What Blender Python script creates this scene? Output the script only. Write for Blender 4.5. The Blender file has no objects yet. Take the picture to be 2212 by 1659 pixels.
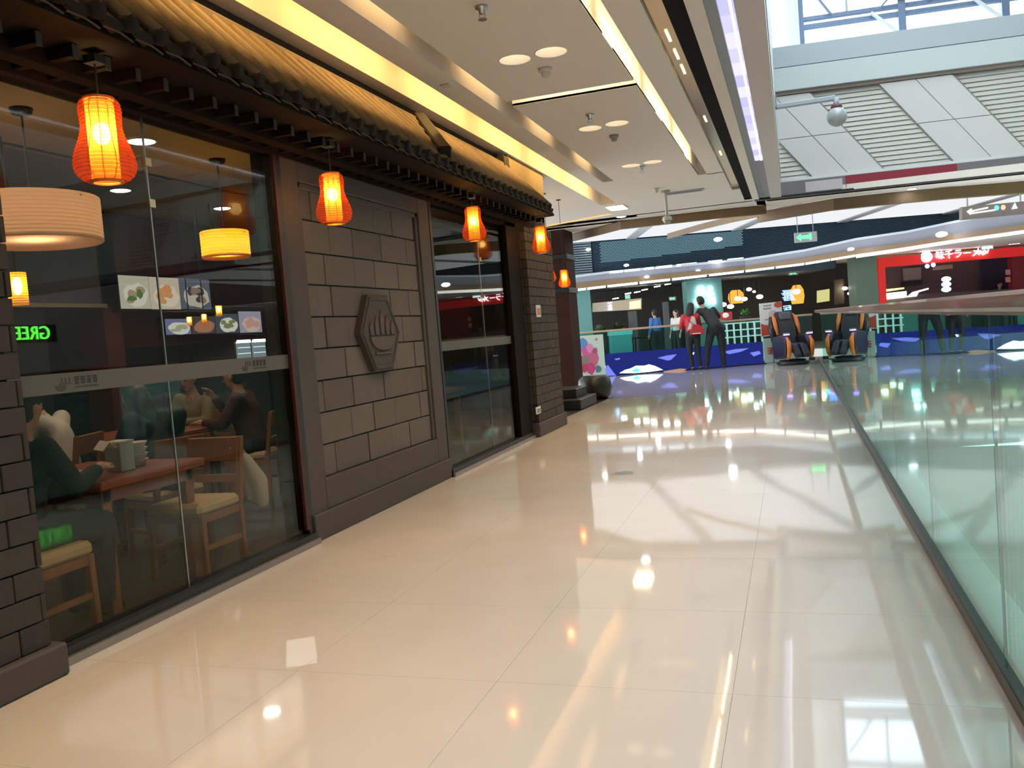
import bpy, bmesh, math, random
from mathutils import Vector, Matrix
random.seed(7)
C = bpy.context.scene.collection
PI = math.pi
# ------------------------------------------------------------------ camera
W_, H_, FPX = 2212.0, 1659.0, 1860.0
CAMH = 1.2
def _cam(px, py): return Vector((px - W_/2, -(py - H_/2), -FPX))
_y = _cam(1710, 675).normalized()
_p2 = _cam(710, 755)
_x = -(_p2 - _y*_p2.dot(_y)).normalized()
_z = _x.cross(_y)
ROT = Matrix((_x, _y, _z))
EYE = Vector((0, 0, CAMH))
FW = ROT @ Vector((0, 0, -1)); FW.z = 0; FW.normalize()      # horizontal view direction: the far facade is square to it
RT = Vector((FW.y, -FW.x, 0))
cd = bpy.data.cameras.new('camera'); cam = bpy.data.objects.new('camera', cd); C.objects.link(cam)
cam.matrix_world = Matrix.Translation(EYE) @ ROT.to_4x4()
cd.sensor_width = 36; cd.lens = 36*FPX/W_; cd.clip_start = 0.05; cd.clip_end = 300
sc = bpy.context.scene
sc.camera = cam
# ------------------------------------------------------------------ sky and exposure
wd = bpy.data.worlds.new('sky'); sc.world = wd; wd.use_nodes = True
bg = wd.node_tree.nodes['Background']
bg.inputs['Color'].default_value = (0.86, 0.94, 1.0, 1); bg.inputs['Strength'].default_value = 3.5
sc.view_settings.view_transform = 'Standard'; sc.view_settings.look = 'None'
sc.view_settings.exposure = 0.62; sc.view_settings.gamma = 1.0; sc.view_settings.use_curve_mapping = False
cy = sc.cycles
cy.use_denoising = True; cy.sample_clamp_indirect = 2.5; cy.sample_clamp_direct = 12.0
cy.max_bounces = 8; cy.diffuse_bounces = 4; cy.glossy_bounces = 4; cy.transparent_max_bounces = 16; cy.transmission_bounces = 6
cy.caustics_reflective = False; cy.caustics_refractive = False
def lamp(kind, name, loc, energy, color, size=0.1, rot=(0, 0, 0), size_y=None, spot=None, blend=0.5, spread=None):
    l = bpy.data.lights.new(name, kind); l.energy = energy; l.color = color
    if kind == 'AREA':
        l.size = size
        if size_y: l.shape = 'RECTANGLE'; l.size_y = size_y
        if spread: l.spread = spread
    else: l.shadow_soft_size = size
    if spot: l.spot_size = spot; l.spot_blend = blend
    o = bpy.data.objects.new(name, l); o.location = loc; o.rotation_euler = rot; C.objects.link(o); return o
# narrow area light added out of view, throws a white patch onto the floor
_d = (Vector((2.15, 1.2, 3.3))).normalized()
_bx = Vector((.215, -.33, 0)); _bx -= _d*_bx.dot(_d); _lx = _bx.length; _bx.normalize(); _by = _d.cross(_bx)
_sp = lamp('AREA', 'added_patch_light', (0, 0, 0), 4.6, (1, .98, 1.0), _lx*.80, (0, 0, 0), .085, spread=math.radians(.12))
_mw = Matrix((_bx, _by, _d)).transposed().to_4x4(); _mw.translation = Vector((-1.95, 2.94, 0)) + _d*5.6; _sp.matrix_world = _mw
WARM = (1.0, 0.72, 0.42)
# ------------------------------------------------------------------ rays through the picture onto real planes
def ray(px, py): return (ROT @ _cam(px, py)).normalized()
def at_x(px, py, X): d = ray(px, py); return EYE + d*(X/d.x)
def at_y(px, py, Y): d = ray(px, py); return EYE + d*(Y/d.y)
def at_z(px, py, Z=0.0): d = ray(px, py); return EYE + d*((Z-CAMH)/d.z)
def at_v(px, py, v): d = ray(px, py); return EYE + d*(v/d.dot(FW))
def UV(u, v, z=0.0): return RT*u + FW*v + Vector((0, 0, z))
# ------------------------------------------------------------------ materials
MATS = {}
def mat(name, col, rough=0.6, metal=0.0, emit=None, es=1.0, noise=0.0, nscale=8.0, stretch=None, bump=0.0, spec=0.5, trans=0.0, rnd=0.0, coat=0.0):
    if name in MATS: return MATS[name]
    m = bpy.data.materials.new(name); m.use_nodes = True; nt = m.node_tree; b = nt.nodes['Principled BSDF']
    c4 = (*col, 1)
    b.inputs['Base Color'].default_value = c4; b.inputs['Roughness'].default_value = rough; b.inputs['Metallic'].default_value = metal
    b.inputs['Specular IOR Level'].default_value = spec; b.inputs['Coat Weight'].default_value = coat
    if emit: b.inputs['Emission Color'].default_value = (*emit, 1); b.inputs['Emission Strength'].default_value = es
    src = None
    if noise or bump:
        tc = nt.nodes.new('ShaderNodeTexCoord'); mp = nt.nodes.new('ShaderNodeMapping'); nz = nt.nodes.new('ShaderNodeTexNoise')
        nt.links.new(tc.outputs['Object'], mp.inputs['Vector']); nt.links.new(mp.outputs['Vector'], nz.inputs['Vector'])
        if stretch: mp.inputs['Scale'].default_value = stretch
        nz.inputs['Scale'].default_value = nscale; nz.inputs['Detail'].default_value = 5
        if noise:
            hs = nt.nodes.new('ShaderNodeHueSaturation'); hs.inputs['Color'].default_value = c4
            mr = nt.nodes.new('ShaderNodeMapRange'); mr.inputs['To Min'].default_value = 1-noise; mr.inputs['To Max'].default_value = 1+noise
            nt.links.new(nz.outputs['Fac'], mr.inputs['Value']); nt.links.new(mr.outputs['Result'], hs.inputs['Value']); src = hs
        if bump:
            bp = nt.nodes.new('ShaderNodeBump'); bp.inputs['Strength'].default_value = bump; bp.inputs['Distance'].default_value = 0.01
            nt.links.new(nz.outputs['Fac'], bp.inputs['Height']); nt.links.new(bp.outputs['Normal'], b.inputs['Normal'])
    if rnd:
        oi = nt.nodes.new('ShaderNodeObjectInfo'); h2 = nt.nodes.new('ShaderNodeHueSaturation'); mr = nt.nodes.new('ShaderNodeMapRange')
        mr.inputs['To Min'].default_value = 1-rnd; mr.inputs['To Max'].default_value = 1+rnd
        nt.links.new(oi.outputs['Random'], mr.inputs['Value']); nt.links.new(mr.outputs['Result'], h2.inputs['Value'])
        if src: nt.links.new(src.outputs['Color'], h2.inputs['Color'])
        else: h2.inputs['Color'].default_value = c4
        src = h2
    if src: nt.links.new(src.outputs['Color'], b.inputs['Base Color'])
    MATS[name] = m; return m
def glow(name, col, s):
    if name in MATS: return MATS[name]
    m = bpy.data.materials.new(name); m.use_nodes = True; nt = m.node_tree; nt.nodes.clear()
    e = nt.nodes.new('ShaderNodeEmission'); e.inputs['Color'].default_value = (*col, 1); e.inputs['Strength'].default_value = s
    o = nt.nodes.new('ShaderNodeOutputMaterial'); nt.links.new(e.outputs[0], o.inputs[0]); MATS[name] = m; return m
def glass(name, tint, refl=1.0, rough=0.0, col=(.93, 1.0, .98)):
    """thin pane: Fresnel mix of a clear tinted body and its mirror surface"""
    m = bpy.data.materials.new(name); m.use_nodes = True; nt = m.node_tree; nt.nodes.clear()
    t = nt.nodes.new('ShaderNodeBsdfTransparent'); t.inputs['Color'].default_value = (*tint, 1)
    g = nt.nodes.new('ShaderNodeBsdfGlossy'); g.inputs['Roughness'].default_value = rough; g.inputs['Color'].default_value = (*col, 1)
    lw = nt.nodes.new('ShaderNodeLayerWeight'); lw.inputs['Blend'].default_value = 0.5
    p = nt.nodes.new('ShaderNodeMath'); p.operation = 'POWER'; p.inputs[1].default_value = 4.2
    a = nt.nodes.new('ShaderNodeMath'); a.operation = 'MULTIPLY_ADD'; a.inputs[1].default_value = 0.9*refl; a.inputs[2].default_value = 0.05*refl
    mx = nt.nodes.new('ShaderNodeMixShader'); o = nt.nodes.new('ShaderNodeOutputMaterial')
    nt.links.new(lw.outputs['Facing'], p.inputs[0]); nt.links.new(p.outputs[0], a.inputs[0]); nt.links.new(a.outputs[0], mx.inputs[0])
    nt.links.new(t.outputs[0], mx.inputs[1]); nt.links.new(g.outputs[0], mx.inputs[2]); nt.links.new(mx.outputs[0], o.inputs[0]); MATS[name] = m
    return m
def sheer(name, col, clear, tcol=None):
    """cloth or paper shade: lets light through, part of it straight through the weave"""
    m = bpy.data.materials.new(name); m.use_nodes = True; nt = m.node_tree; nt.nodes.clear()
    t = nt.nodes.new('ShaderNodeBsdfTransparent'); l = nt.nodes.new('ShaderNodeBsdfTranslucent'); l.inputs['Color'].default_value = (*(tcol or col), 1)
    d = nt.nodes.new('ShaderNodeBsdfDiffuse'); d.inputs['Color'].default_value = (*col, 1)
    m1 = nt.nodes.new('ShaderNodeMixShader'); m1.inputs[0].default_value = 0.3; m2 = nt.nodes.new('ShaderNodeMixShader'); m2.inputs[0].default_value = clear
    o = nt.nodes.new('ShaderNodeOutputMaterial')
    nt.links.new(l.outputs[0], m1.inputs[1]); nt.links.new(d.outputs[0], m1.inputs[2]); nt.links.new(m1.outputs[0], m2.inputs[1]); nt.links.new(t.outputs[0], m2.inputs[2])
    nt.links.new(m2.outputs[0], o.inputs[0]); MATS[name] = m; return m
# ------------------------------------------------------------------ mesh helpers
class MB:
    def __init__(s): s.v = []; s.f = []
    def add(s, vs, fs):
        n = len(s.v); s.v += [tuple(v) for v in vs]; s.f += [tuple(i+n for i in f) for f in fs]; return s
    def box(s, x0, x1, y0, y1, z0, z1):
        return s.add([(x0,y0,z0),(x1,y0,z0),(x1,y1,z0),(x0,y1,z0),(x0,y0,z1),(x1,y0,z1),(x1,y1,z1),(x0,y1,z1)],
                     [(0,3,2,1),(4,5,6,7),(0,1,5,4),(1,2,6,5),(2,3,7,6),(3,0,4,7)])
    def prism(s, pts, d):
        pts = [Vector(p) for p in pts]; d = Vector(d); n = len(pts)
        return s.add(pts + [p+d for p in pts], [tuple(range(n)), tuple(range(2*n-1, n-1, -1))] + [(i, n+i, n+(i+1) % n, (i+1) % n) for i in range(n)])
    def bar(s, a, b, w, h=None, up=(0, 0, 1)):
        a = Vector(a); b = Vector(b); d = (b-a).normalized(); h = h or w; u = Vector(up)
        if abs(d.dot(u)) > .95: u = Vector((0, 1, 0))
        r = d.cross(u).normalized(); u = r.cross(d)
        c = [r*w/2*i + u*h/2*j for i, j in ((-1,-1),(1,-1),(1,1),(-1,1))]
        return s.prism([a+k for k in c], b-a)
    def tube(s, pts, rad, n=8, cap=True):
        pts = [Vector(p) for p in pts]; rad = rad if isinstance(rad, (list, tuple)) else [rad]*len(pts); rings = []
        for i, p in enumerate(pts):
            d = (pts[min(i+1, len(pts)-1)] - pts[max(i-1, 0)]).normalized(); u = Vector((0, 0, 1)) if abs(d.z) < .9 else Vector((1, 0, 0))
            r = d.cross(u).normalized(); w = r.cross(d)
            rings.append([p + (r*math.cos(2*PI*k/n) + w*math.sin(2*PI*k/n))*rad[i] for k in range(n)])
        vs = [q for r in rings for q in r]; m = len(pts)
        fs = [(i*n+k, i*n+(k+1) % n, (i+1)*n+(k+1) % n, (i+1)*n+k) for i in range(m-1) for k in range(n)]
        if cap: fs += [tuple(range(n-1, -1, -1)), tuple((m-1)*n+k for k in range(n))]
        return s.add(vs, fs)
    def lathe(s, prof, n=20, c=(0, 0, 0)):
        m = len(prof); vs = [(c[0]+r*math.cos(2*PI*k/n), c[1]+r*math.sin(2*PI*k/n), c[2]+z) for r, z in prof for k in range(n)]
        return s.add(vs, [(i*n+k, i*n+(k+1) % n, (i+1)*n+(k+1) % n, (i+1)*n+k) for i in range(m-1) for k in range(n)])
    def ball(s, c, r, n=10, m=6):
        r = r if isinstance(r, (tuple, list)) else (r, r, r); vs = [(c[0], c[1], c[2]-r[2])]
        for i in range(1, m):
            a = PI*i/m
            vs += [(c[0]+r[0]*math.sin(a)*math.cos(2*PI*k/n), c[1]+r[1]*math.sin(a)*math.sin(2*PI*k/n), c[2]-r[2]*math.cos(a)) for k in range(n)]
        vs.append((c[0], c[1], c[2]+r[2])); L = len(vs)-1
        fs = [(0, 1+(k+1) % n, 1+k) for k in range(n)] + [(1+i*n+k, 1+i*n+(k+1) % n, 1+(i+1)*n+(k+1) % n, 1+(i+1)*n+k) for i in range(m-2) for k in range(n)]
        fs += [(1+(m-2)*n+k, 1+(m-2)*n+(k+1) % n, L) for k in range(n)]
        return s.add(vs, fs)
    def build(s, name, m, parent=None, smooth=False, bevel=0.0, kind=None):
        me = bpy.data.meshes.new(name); me.from_pydata(s.v, [], s.f); me.validate()
        bm = bmesh.new(); bm.from_mesh(me); bmesh.ops.recalc_face_normals(bm, faces=bm.faces)
        if bevel: bmesh.ops.bevel(bm, geom=[e for e in bm.edges if len(e.link_faces) == 2 and e.calc_face_angle(0) > .5], offset=bevel, segments=1, affect='EDGES')
        bm.to_mesh(me); bm.free()
        if smooth:
            me.polygons.foreach_set('use_smooth', [True]*len(me.polygons))
        me.materials.append(m); return put(name, me, parent, kind)
def put(name, data, parent=None, kind=None):
    o = bpy.data.objects.new(name, data); C.objects.link(o)
    if parent:
        o.parent = parent; o.matrix_parent_inverse = parent.matrix_basis.inverted()
    if kind: o['kind'] = kind
    return o
def tag(o, label=None, cat=None, group=None):
    if label: o['label'] = label
    if cat: o['category'] = cat
    if group: o['group'] = group
    return o
def thing(name, label, cat, loc=(0, 0, 0), group=None):
    o = bpy.data.objects.new(name, None); C.objects.link(o); o.location = loc; o.empty_display_size = .1
    return tag(o, label, cat, group)
def struct(name, mb, m, parent=None, **k):
    o = mb.build(name, m, parent, **k)
    if not parent: o['kind'] = 'structure'
    return o
def vquad(pts, v, th=0.05):
    """polygon seen at these picture points on the plane v metres ahead, th thick"""
    return MB().prism([at_v(x, y, v) for x, y in pts], FW*th)
def rect(x0, x1, y0, y1, s=-0.08):
    return [(x0, y0), (x1, y0+s*(x1-x0)), (x1+.0, y1+s*(x1-x0)), (x0, y1)]
# ------------------------------------------------------------------ palette
m_plaster = mat('ceiling paint', (0.87, 0.79, 0.70), .75, noise=.02)
m_white = mat('white paint', (0.80, 0.82, 0.80), .6, noise=.02)
m_offwhite = mat('warm white', (0.72, 0.68, 0.60), .6)
m_stone = mat('sandstone', (0.115, 0.104, 0.095), .85, noise=.12, nscale=14, bump=.25, rnd=.13)
m_frame = mat('grey slate', (0.070, 0.062, 0.064), .75, noise=.1, nscale=20, bump=.2)
m_brick = mat('grey brick', (0.042, 0.037, 0.038), .85, noise=.15, nscale=24, bump=.4, rnd=.16)
m_mortar = mat('dark mortar', (0.030, 0.027, 0.026), .9)
m_black = mat('black metal', (0.012, 0.012, 0.013), .4)
m_darkwood = mat('dark stained wood', (0.008, 0.006, 0.005), .7, spec=.1, noise=.2, nscale=10, stretch=(8, 1, 8))
m_rafter = mat('worn rafter end', (0.06, 0.052, 0.05), .7, spec=.2, noise=.2, nscale=30)
m_tile = mat('fired roof tile', (0.13, 0.090, 0.048), .75, noise=.2, nscale=20, bump=.3, rnd=.15)
m_drip = mat('dark roof tile', (0.012, 0.010, 0.009), .7, spec=.15, noise=.2, nscale=20, rnd=.2)
m_grey = mat('grey paint', (0.30, 0.30, 0.31), .5)
m_alu = mat('aluminium', (0.55, 0.56, 0.58), .3, 1.0)
m_steel = mat('blue grey steel', (0.20, 0.27, 0.40), .45, .3)
m_bronze = mat('bronze mirror', (0.62, 0.40, 0.18), .18, 1.0)
m_rail = mat('handrail timber', (0.26, 0.12, 0.065), .35, noise=.15, nscale=4, stretch=(6, .5, 6), coat=.3)
m_woodtrim = mat('timber fascia', (0.20, 0.125, 0.06), .5, noise=.15, nscale=5, stretch=(1, 1, 10))
m_red = mat('red lacquer', (0.55, 0.035, 0.03), .4)
m_teal = mat('teal tile', (0.15, 0.36, 0.33), .45, noise=.06, nscale=30)
m_sage = mat('sage tile', (0.17, 0.26, 0.21), .5, noise=.06, nscale=30)
m_dark = mat('dark shop lining', (0.035, 0.034, 0.031), .7)
m_int = mat('restaurant ceiling', (0.42, 0.32, 0.20), .7, noise=.03)
m_intwall = mat('restaurant wall', (0.10, 0.10, 0.11), .7, noise=.05)
m_redwall = mat('dark red wall', (0.10, 0.012, 0.014), .6)
m_intfloor = mat('restaurant floor', (0.07, 0.055, 0.042), .3, noise=.1)
m_chair = mat('chair timber', (0.33, 0.14, 0.06), .45, noise=.2, nscale=6, stretch=(6, 6, 1))
m_table = mat('red brown table', (0.34, 0.10, 0.05), .3, noise=.15, nscale=5, stretch=(6, 1, 6))
m_cream = mat('cream vinyl', (0.62, 0.49, 0.29), .5)
m_skin = mat('skin', (0.55, 0.33, 0.24), .55); m_hair = mat('black hair', (0.012, 0.010, 0.010), .45)
g_white = glow('white lamp', (1, 0.97, 0.92), 14); g_warm = glow('warm lamp', (1, 0.80, 0.52), 16)
g_bulb = glow('lantern bulb', (1, 0.66, 0.22), 130)
MATS_glass = glass('shop window glass', (0.80, 0.79, 0.75), 0.50)
m_balu = glass('balustrade glass', (0.64, 0.86, 0.82), 1.25, col=(.80, 1.0, .96))
# ------------------------------------------------------------------ floor: polished tiles on a screed
def floor_material():
    m = bpy.data.materials.new('polished cream tile'); m.use_nodes = True; nt = m.node_tree; b = nt.nodes['Principled BSDF']
    tc = nt.nodes.new('ShaderNodeNewGeometry'); n1 = nt.nodes.new('ShaderNodeTexNoise'); n1.inputs['Scale'].default_value = 3; n1.inputs['Detail'].default_value = 8
    cr = nt.nodes.new('ShaderNodeValToRGB'); cr.color_ramp.elements[0].color = (0.62, 0.575, 0.51, 1); cr.color_ramp.elements[1].color = (0.70, 0.65, 0.585, 1)
    nt.links.new(tc.outputs['Position'], n1.inputs['Vector']); nt.links.new(n1.outputs['Fac'], cr.inputs['Fac']); nt.links.new(cr.outputs['Color'], b.inputs['Base Color'])
    n2 = nt.nodes.new('ShaderNodeTexNoise'); n2.inputs['Scale'].default_value = 1.3; bp = nt.nodes.new('ShaderNodeBump'); bp.inputs['Strength'].default_value = .02; bp.inputs['Distance'].default_value = .05
    nt.links.new(tc.outputs['Position'], n2.inputs['Vector']); nt.links.new(n2.outputs['Fac'], bp.inputs['Height']); nt.links.new(bp.outputs['Normal'], b.inputs['Normal'])
    b.inputs['Roughness'].default_value = .045; b.inputs['IOR'].default_value = 1.75; MATS['floor'] = m; return m
m_floor = floor_material()
XL, XG = -2.94, 0.57                                            # storefront plane, balustrade plane
T = 0.8
screed = mat('joint filler', (0.56, 0.52, 0.46), .15)
floor = struct('floor', MB().box(-9, XL, 9.7, 24, -.3, -.03).box(XL-.05, XG+.06, -6, 24, -.3, -.006), m_floor)
floor.data.materials.clear(); floor.data.materials.append(screed)
tile_me = None
for i in range(5):
    x0 = -1.05 + T*(i-3); x1 = x0 + T
    for j in range(-1, 29):
        y0 = 0.35 + T*j
        a0 = max(x0, XL-.02)+.0006; a1 = min(x1, XG+.05)-.0006
        if a1-a0 < .05: continue
        if tile_me is None or abs((a1-a0)-(T-.0012)) > 1e-4:
            o = MB().box(a0-x0, a1-x0, 0, T-.0012, -.01, 0).build('floor_tile', m_floor, floor)
            if abs((a1-a0)-(T-.0012)) < 1e-4: tile_me = o.data
        else: o = put('floor_tile', tile_me, floor)
        o.location = (x0, y0+.0006, 0)
struct('floor_side', MB().box(-9, XL-.02, 10.9, 24.3, -.025, .0), m_floor)
struct('floor_lower', MB().box(XG, 16, -6, 40, -5.2, -5.0), mat('lower floor', (.30, .33, .31), .15, noise=.05))
struct('trim_1', MB().box(XG+.06, XG+.2, -6, 22.4, -.5, -.01), m_white)        # slab edge under the balustrade
# far landing across the void
P = [UV(-6, 27.2), UV(30, 27.2), UV(30, 40), UV(-6, 40)]
struct('floor_far', MB().prism([p+Vector((0, 0, -.45)) for p in P], (0, 0, .45)), m_floor)
# ------------------------------------------------------------------ shell that closes the mall off out of view
struct('wall_right_unseen', MB().box(15.5, 15.8, -6, 40, -5, 9), mat('unseen shell walls', (.22, .20, .19), .6))
struct('wall_back_unseen', MB().box(-9, 15.8, -6.3, -6, -5, 9), MATS['unseen shell walls'])
P = [UV(-8, 36), UV(30, 36)]
struct('wall_far_unseen', MB().prism([P[0]+Vector((0, 0, -5)), P[1]+Vector((0, 0, -5)), P[1]+Vector((0, 0, 9)), P[0]+Vector((0, 0, 9))], FW*.2), m_grey)
# ------------------------------------------------------------------ corridor ceiling
ZC = 3.2
ceil = struct('ceiling', MB().box(-9, -.05, -6, 15.9, 3.46, 3.7), m_plaster)
def cstrip(name, x0, x1, y0, y1, m, z0=ZC, z1=3.46, bevel=0):
    return MB().box(x0, x1, y0, y1, z0, z1).build(name, m, ceil, bevel=bevel)
cstrip('ceiling_panel', -9, -2.87, -6, 16.6, m_plaster)
cstrip('ceiling_panel', -2.60, -2.37, -6, 13.4, m_plaster)
cstrip('ceiling_panel', -1.0, -.78, -6, 12.4, m_plaster)
cstrip('bronze_strip', -.78, -.66, -6, 14.2, m_bronze, ZC+.03)
cstrip('dark_strip', -.66, -.53, -6, 15.6, mat('matt black', (.010, .010, .012), .8, spec=.08), ZC+.02)
cstrip('ceiling_panel', -.53, -.42, -6, 15.75, m_plaster)
cstrip('grey_strip', -.42, -.345, -6, 15.7, mat('slate blue paint', (.22, .25, .28), .4), ZC+.015)
cstrip('beam', -.235, -.05, -6, 15.8, mat('beam paint', (.66, .60, .57), .6))
cstrip('ceiling_panel', -.345, -.235, 12.0, 15.75, m_grey, ZC+.02)
# ends of the slots and the plain ceiling beyond
cstrip('ceiling_panel', -2.37, -.78, 12.35, 15.9, m_plaster); cstrip('ceiling_panel', -2.60, -2.37, 13.4, 15.9, m_plaster)
cstrip('ceiling_panel', -2.87, -2.60, 14.1, 16.2, m_plaster); cstrip('ceiling_panel', -.78, -.66, 14.2, 15.9, m_plaster)
cstrip('ceiling_panel', -.66, -.53, 15.6, 15.9, m_plaster)
cstrip('ceiling_panel', -2.37, -2.22, 11.9, 12.35, m_plaster)
# centre panels with round holes for the downlights
def holed(name, x0, x1, y0, y1, holes, r):
    bm = bmesh.new(); N = 20; ys = sorted(holes, key=lambda h: h[1]); cuts = [y0]
    rows = {}
    for i in range(0, len(holes), 2): rows[holes[i][1]] = list(holes[i:i+2])
    quads = []; prev = y0; polys = []
    for k in sorted(rows):
        hs = sorted(rows[k]); ya = min(h[1] for h in hs)-r-.05; yb = max(h[1] for h in hs)+r+.05
        quads.append((x0, x1, prev, ya)); prev = yb
        xs = [x0] + [(hs[i][0]+hs[i+1][0])/2 for i in range(len(hs)-1)] + [x1]
        for i, (hx, hy) in enumerate(hs):
            polys.append((xs[i], xs[i+1], ya, yb, hx, hy))
    quads.append((x0, x1, prev, y1)); mb = MB()
    for q in quads: mb.box(q[0], q[1], q[2], q[3], ZC, ZC+.02)
    for a, b, c, d, hx, hy in polys:
        def edge(t):
            dx, dy = math.cos(t), math.sin(t); s = min(((b-hx)/dx if dx > 1e-6 else (a-hx)/dx if dx < -1e-6 else 9), ((d-hy)/dy if dy > 1e-6 else (c-hy)/dy if dy < -1e-6 else 9)); return (hx+dx*s, hy+dy*s)
        ts = sorted(set([2*PI*k/N for k in range(N)] + [math.atan2(yy-hy, xx-hx) % (2*PI) for xx in (a, b) for yy in (c, d)]))
        for i, t in enumerate(ts):
            t2 = ts[(i+1) % len(ts)]; o1 = edge(t); o2 = edge(t2); i1 = (hx+r*math.cos(t), hy+r*math.sin(t)); i2 = (hx+r*math.cos(t2), hy+r*math.sin(t2))
            mb.add([(o1[0], o1[1], ZC), (o2[0], o2[1], ZC), (i2[0], i2[1], ZC), (i1[0], i1[1], ZC)], [(0, 1, 2, 3)])
    # side walls up to the slab
    mb.add([(x0,y0,ZC+.001),(x1,y0,ZC+.001),(x1,y1,ZC+.001),(x0,y1,ZC+.001),(x0,y0,3.46),(x1,y0,3.46),(x1,y1,3.46),(x0,y1,3.46)], [(0,1,5,4),(1,2,6,5),(2,3,7,6),(3,0,4,7)])
    return mb.build(name, m_plaster, ceil)
DL = [(-1.81, 1.30), (-1.53, 1.28), (-1.81, 3.74), (-1.53, 3.71), (-1.81, 6.16), (-1.53, 6.14), (-1.81, 8.64), (-1.53, 8.60), (-1.81, 10.95), (-1.53, 10.90)]
holed('ceiling_panel', -2.22, -1.12, -6, 7.20, DL[:6], .115); holed('ceiling_panel', -2.22, -1.12, 7.37, 12.35, DL[6:], .115)
m_cup = mat('lamp cup', (.85, .80, .72), .35)
where = ['overhead, nearest the camera', '', 'second pair from the camera, seen only in the floor', '', 'before the cross light slot', '', 'just beyond the cross light slot', '', 'farthest pair of the centre panel', '']
nm = {4: 'left round recessed downlight of the pair before the cross light slot', 5: 'right round recessed downlight of the pair before the cross light slot',
      6: 'left round recessed downlight of the pair just beyond the cross slot', 7: 'right round recessed downlight of the pair just beyond the cross slot',
      8: 'left round recessed downlight of the farthest ceiling pair', 9: 'right round recessed downlight of the farthest ceiling pair',
      2: 'left recessed downlight overhead, mirrored in the near floor', 3: 'right recessed downlight overhead, mirrored in the near floor',
      0: 'left recessed downlight behind the camera above the corridor', 1: 'right recessed downlight behind the camera above the corridor'}
for i, (x, y) in enumerate(DL):
    t = thing('downlight', nm[i], 'ceiling light', (x, y, ZC), 'paired downlights in the corridor ceiling')
    MB().lathe([(.115, -.002), (.122, -.002), (.122, .004), (.115, .004), (.115, -.002)], 24, (x, y, ZC)).build('trim_ring', m_cup, t, True)
    MB().lathe([(.115, 0), (.108, .05), (.085, .10), (.05, .125), (.001, .13)], 24, (x, y, ZC)).build('reflector', m_cup, t, True)
    MB().lathe([(.001, .085), (.042, .085), (.046, .10), (.03, .128)], 16, (x, y, ZC)).build('bulb', glow('downlight bulb', (1, .84, .62), 5), t, True)
    l = lamp('SPOT', 'downlight_beam', (x, y, ZC+.07), 62, (1, .68, .43), .05, spot=math.radians(86), blend=1.0)
    l.parent = t; l.matrix_parent_inverse = t.matrix_basis.inverted()
# light slots: LED strips lie hidden on the near ledge and wash the far side of each slot
def cove(label, segs, m):
    t = thing('cove_light', label, 'light slot', (segs[0][0]), 'light slots in the corridor ceiling')
    for a, b in segs: MB().bar(a, b, .02, .012).build('led_strip', m, t)
    return t
g_yel = glow('yellow led', (1, .60, .19), 85); g_tan = glow('amber led', (1, .70, .34), 5); g_cov = glow('warm led', (1, .78, .42), 30)
cove('wide yellow light slot along the storefront side of the ceiling', [((-2.625, y, 3.40), (-2.625, y+1.45, 3.40)) for y in [-4+1.75*k for k in range(10)]], g_yel)
cove('narrow dim tan light slot between two ceiling strips', [((-2.24, y, 3.38), (-2.24, y+.8, 3.38)) for y in [-3+1.9*k for k in range(8)]], g_tan)
cove('bright warm light slot on the atrium side of the ceiling', [((-1.012, y, 3.27), (-1.012, y+1.7, 3.27)) for y in [-3.9+1.95*k for k in range(8)]], g_cov)
cove('short bright light slot crossing the ceiling between the downlight pairs', [((-2.15, 7.214, 3.24), (-1.2, 7.214, 3.24))], glow('cross led', (1, .82, .55), 30))
# purple LED light box strip beside the atrium beam
t = thing('light_strip', 'purple white LED light box strip along the atrium edge', 'light strip', (-.285, 5, 3.24))
g_pur = [glow('purple led %d' % k, c, s) for k, (c, s) in enumerate([((.70, .66, 1), .72), ((.76, .73, 1), .80), ((.66, .62, 1), .66)])]
for k in range(40):
    y0 = -3.6 + .39*k; MB().box(-.342, -.242, y0+.006, y0+.384, ZC+.03, ZC+.05).build('light_panel', g_pur[(k*7+k//3) % 3], t)
    MB().box(-.272, -.254, y0+.01, y0+.38, ZC+.022, ZC+.03).build('led_line', glow('led line', (.92, .90, 1), 1.6), t)
# glowing bars that stand in for golden glints reflected in the bronze strip
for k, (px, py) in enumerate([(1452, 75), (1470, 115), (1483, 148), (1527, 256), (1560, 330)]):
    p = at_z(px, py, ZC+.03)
    MB().box(-.728, -.708, p.y-.13, p.y+.13, ZC+.024, ZC+.032).build('warm_glint', glow('warm glint', (1, .70, .30), 2.2), ceil)
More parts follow.
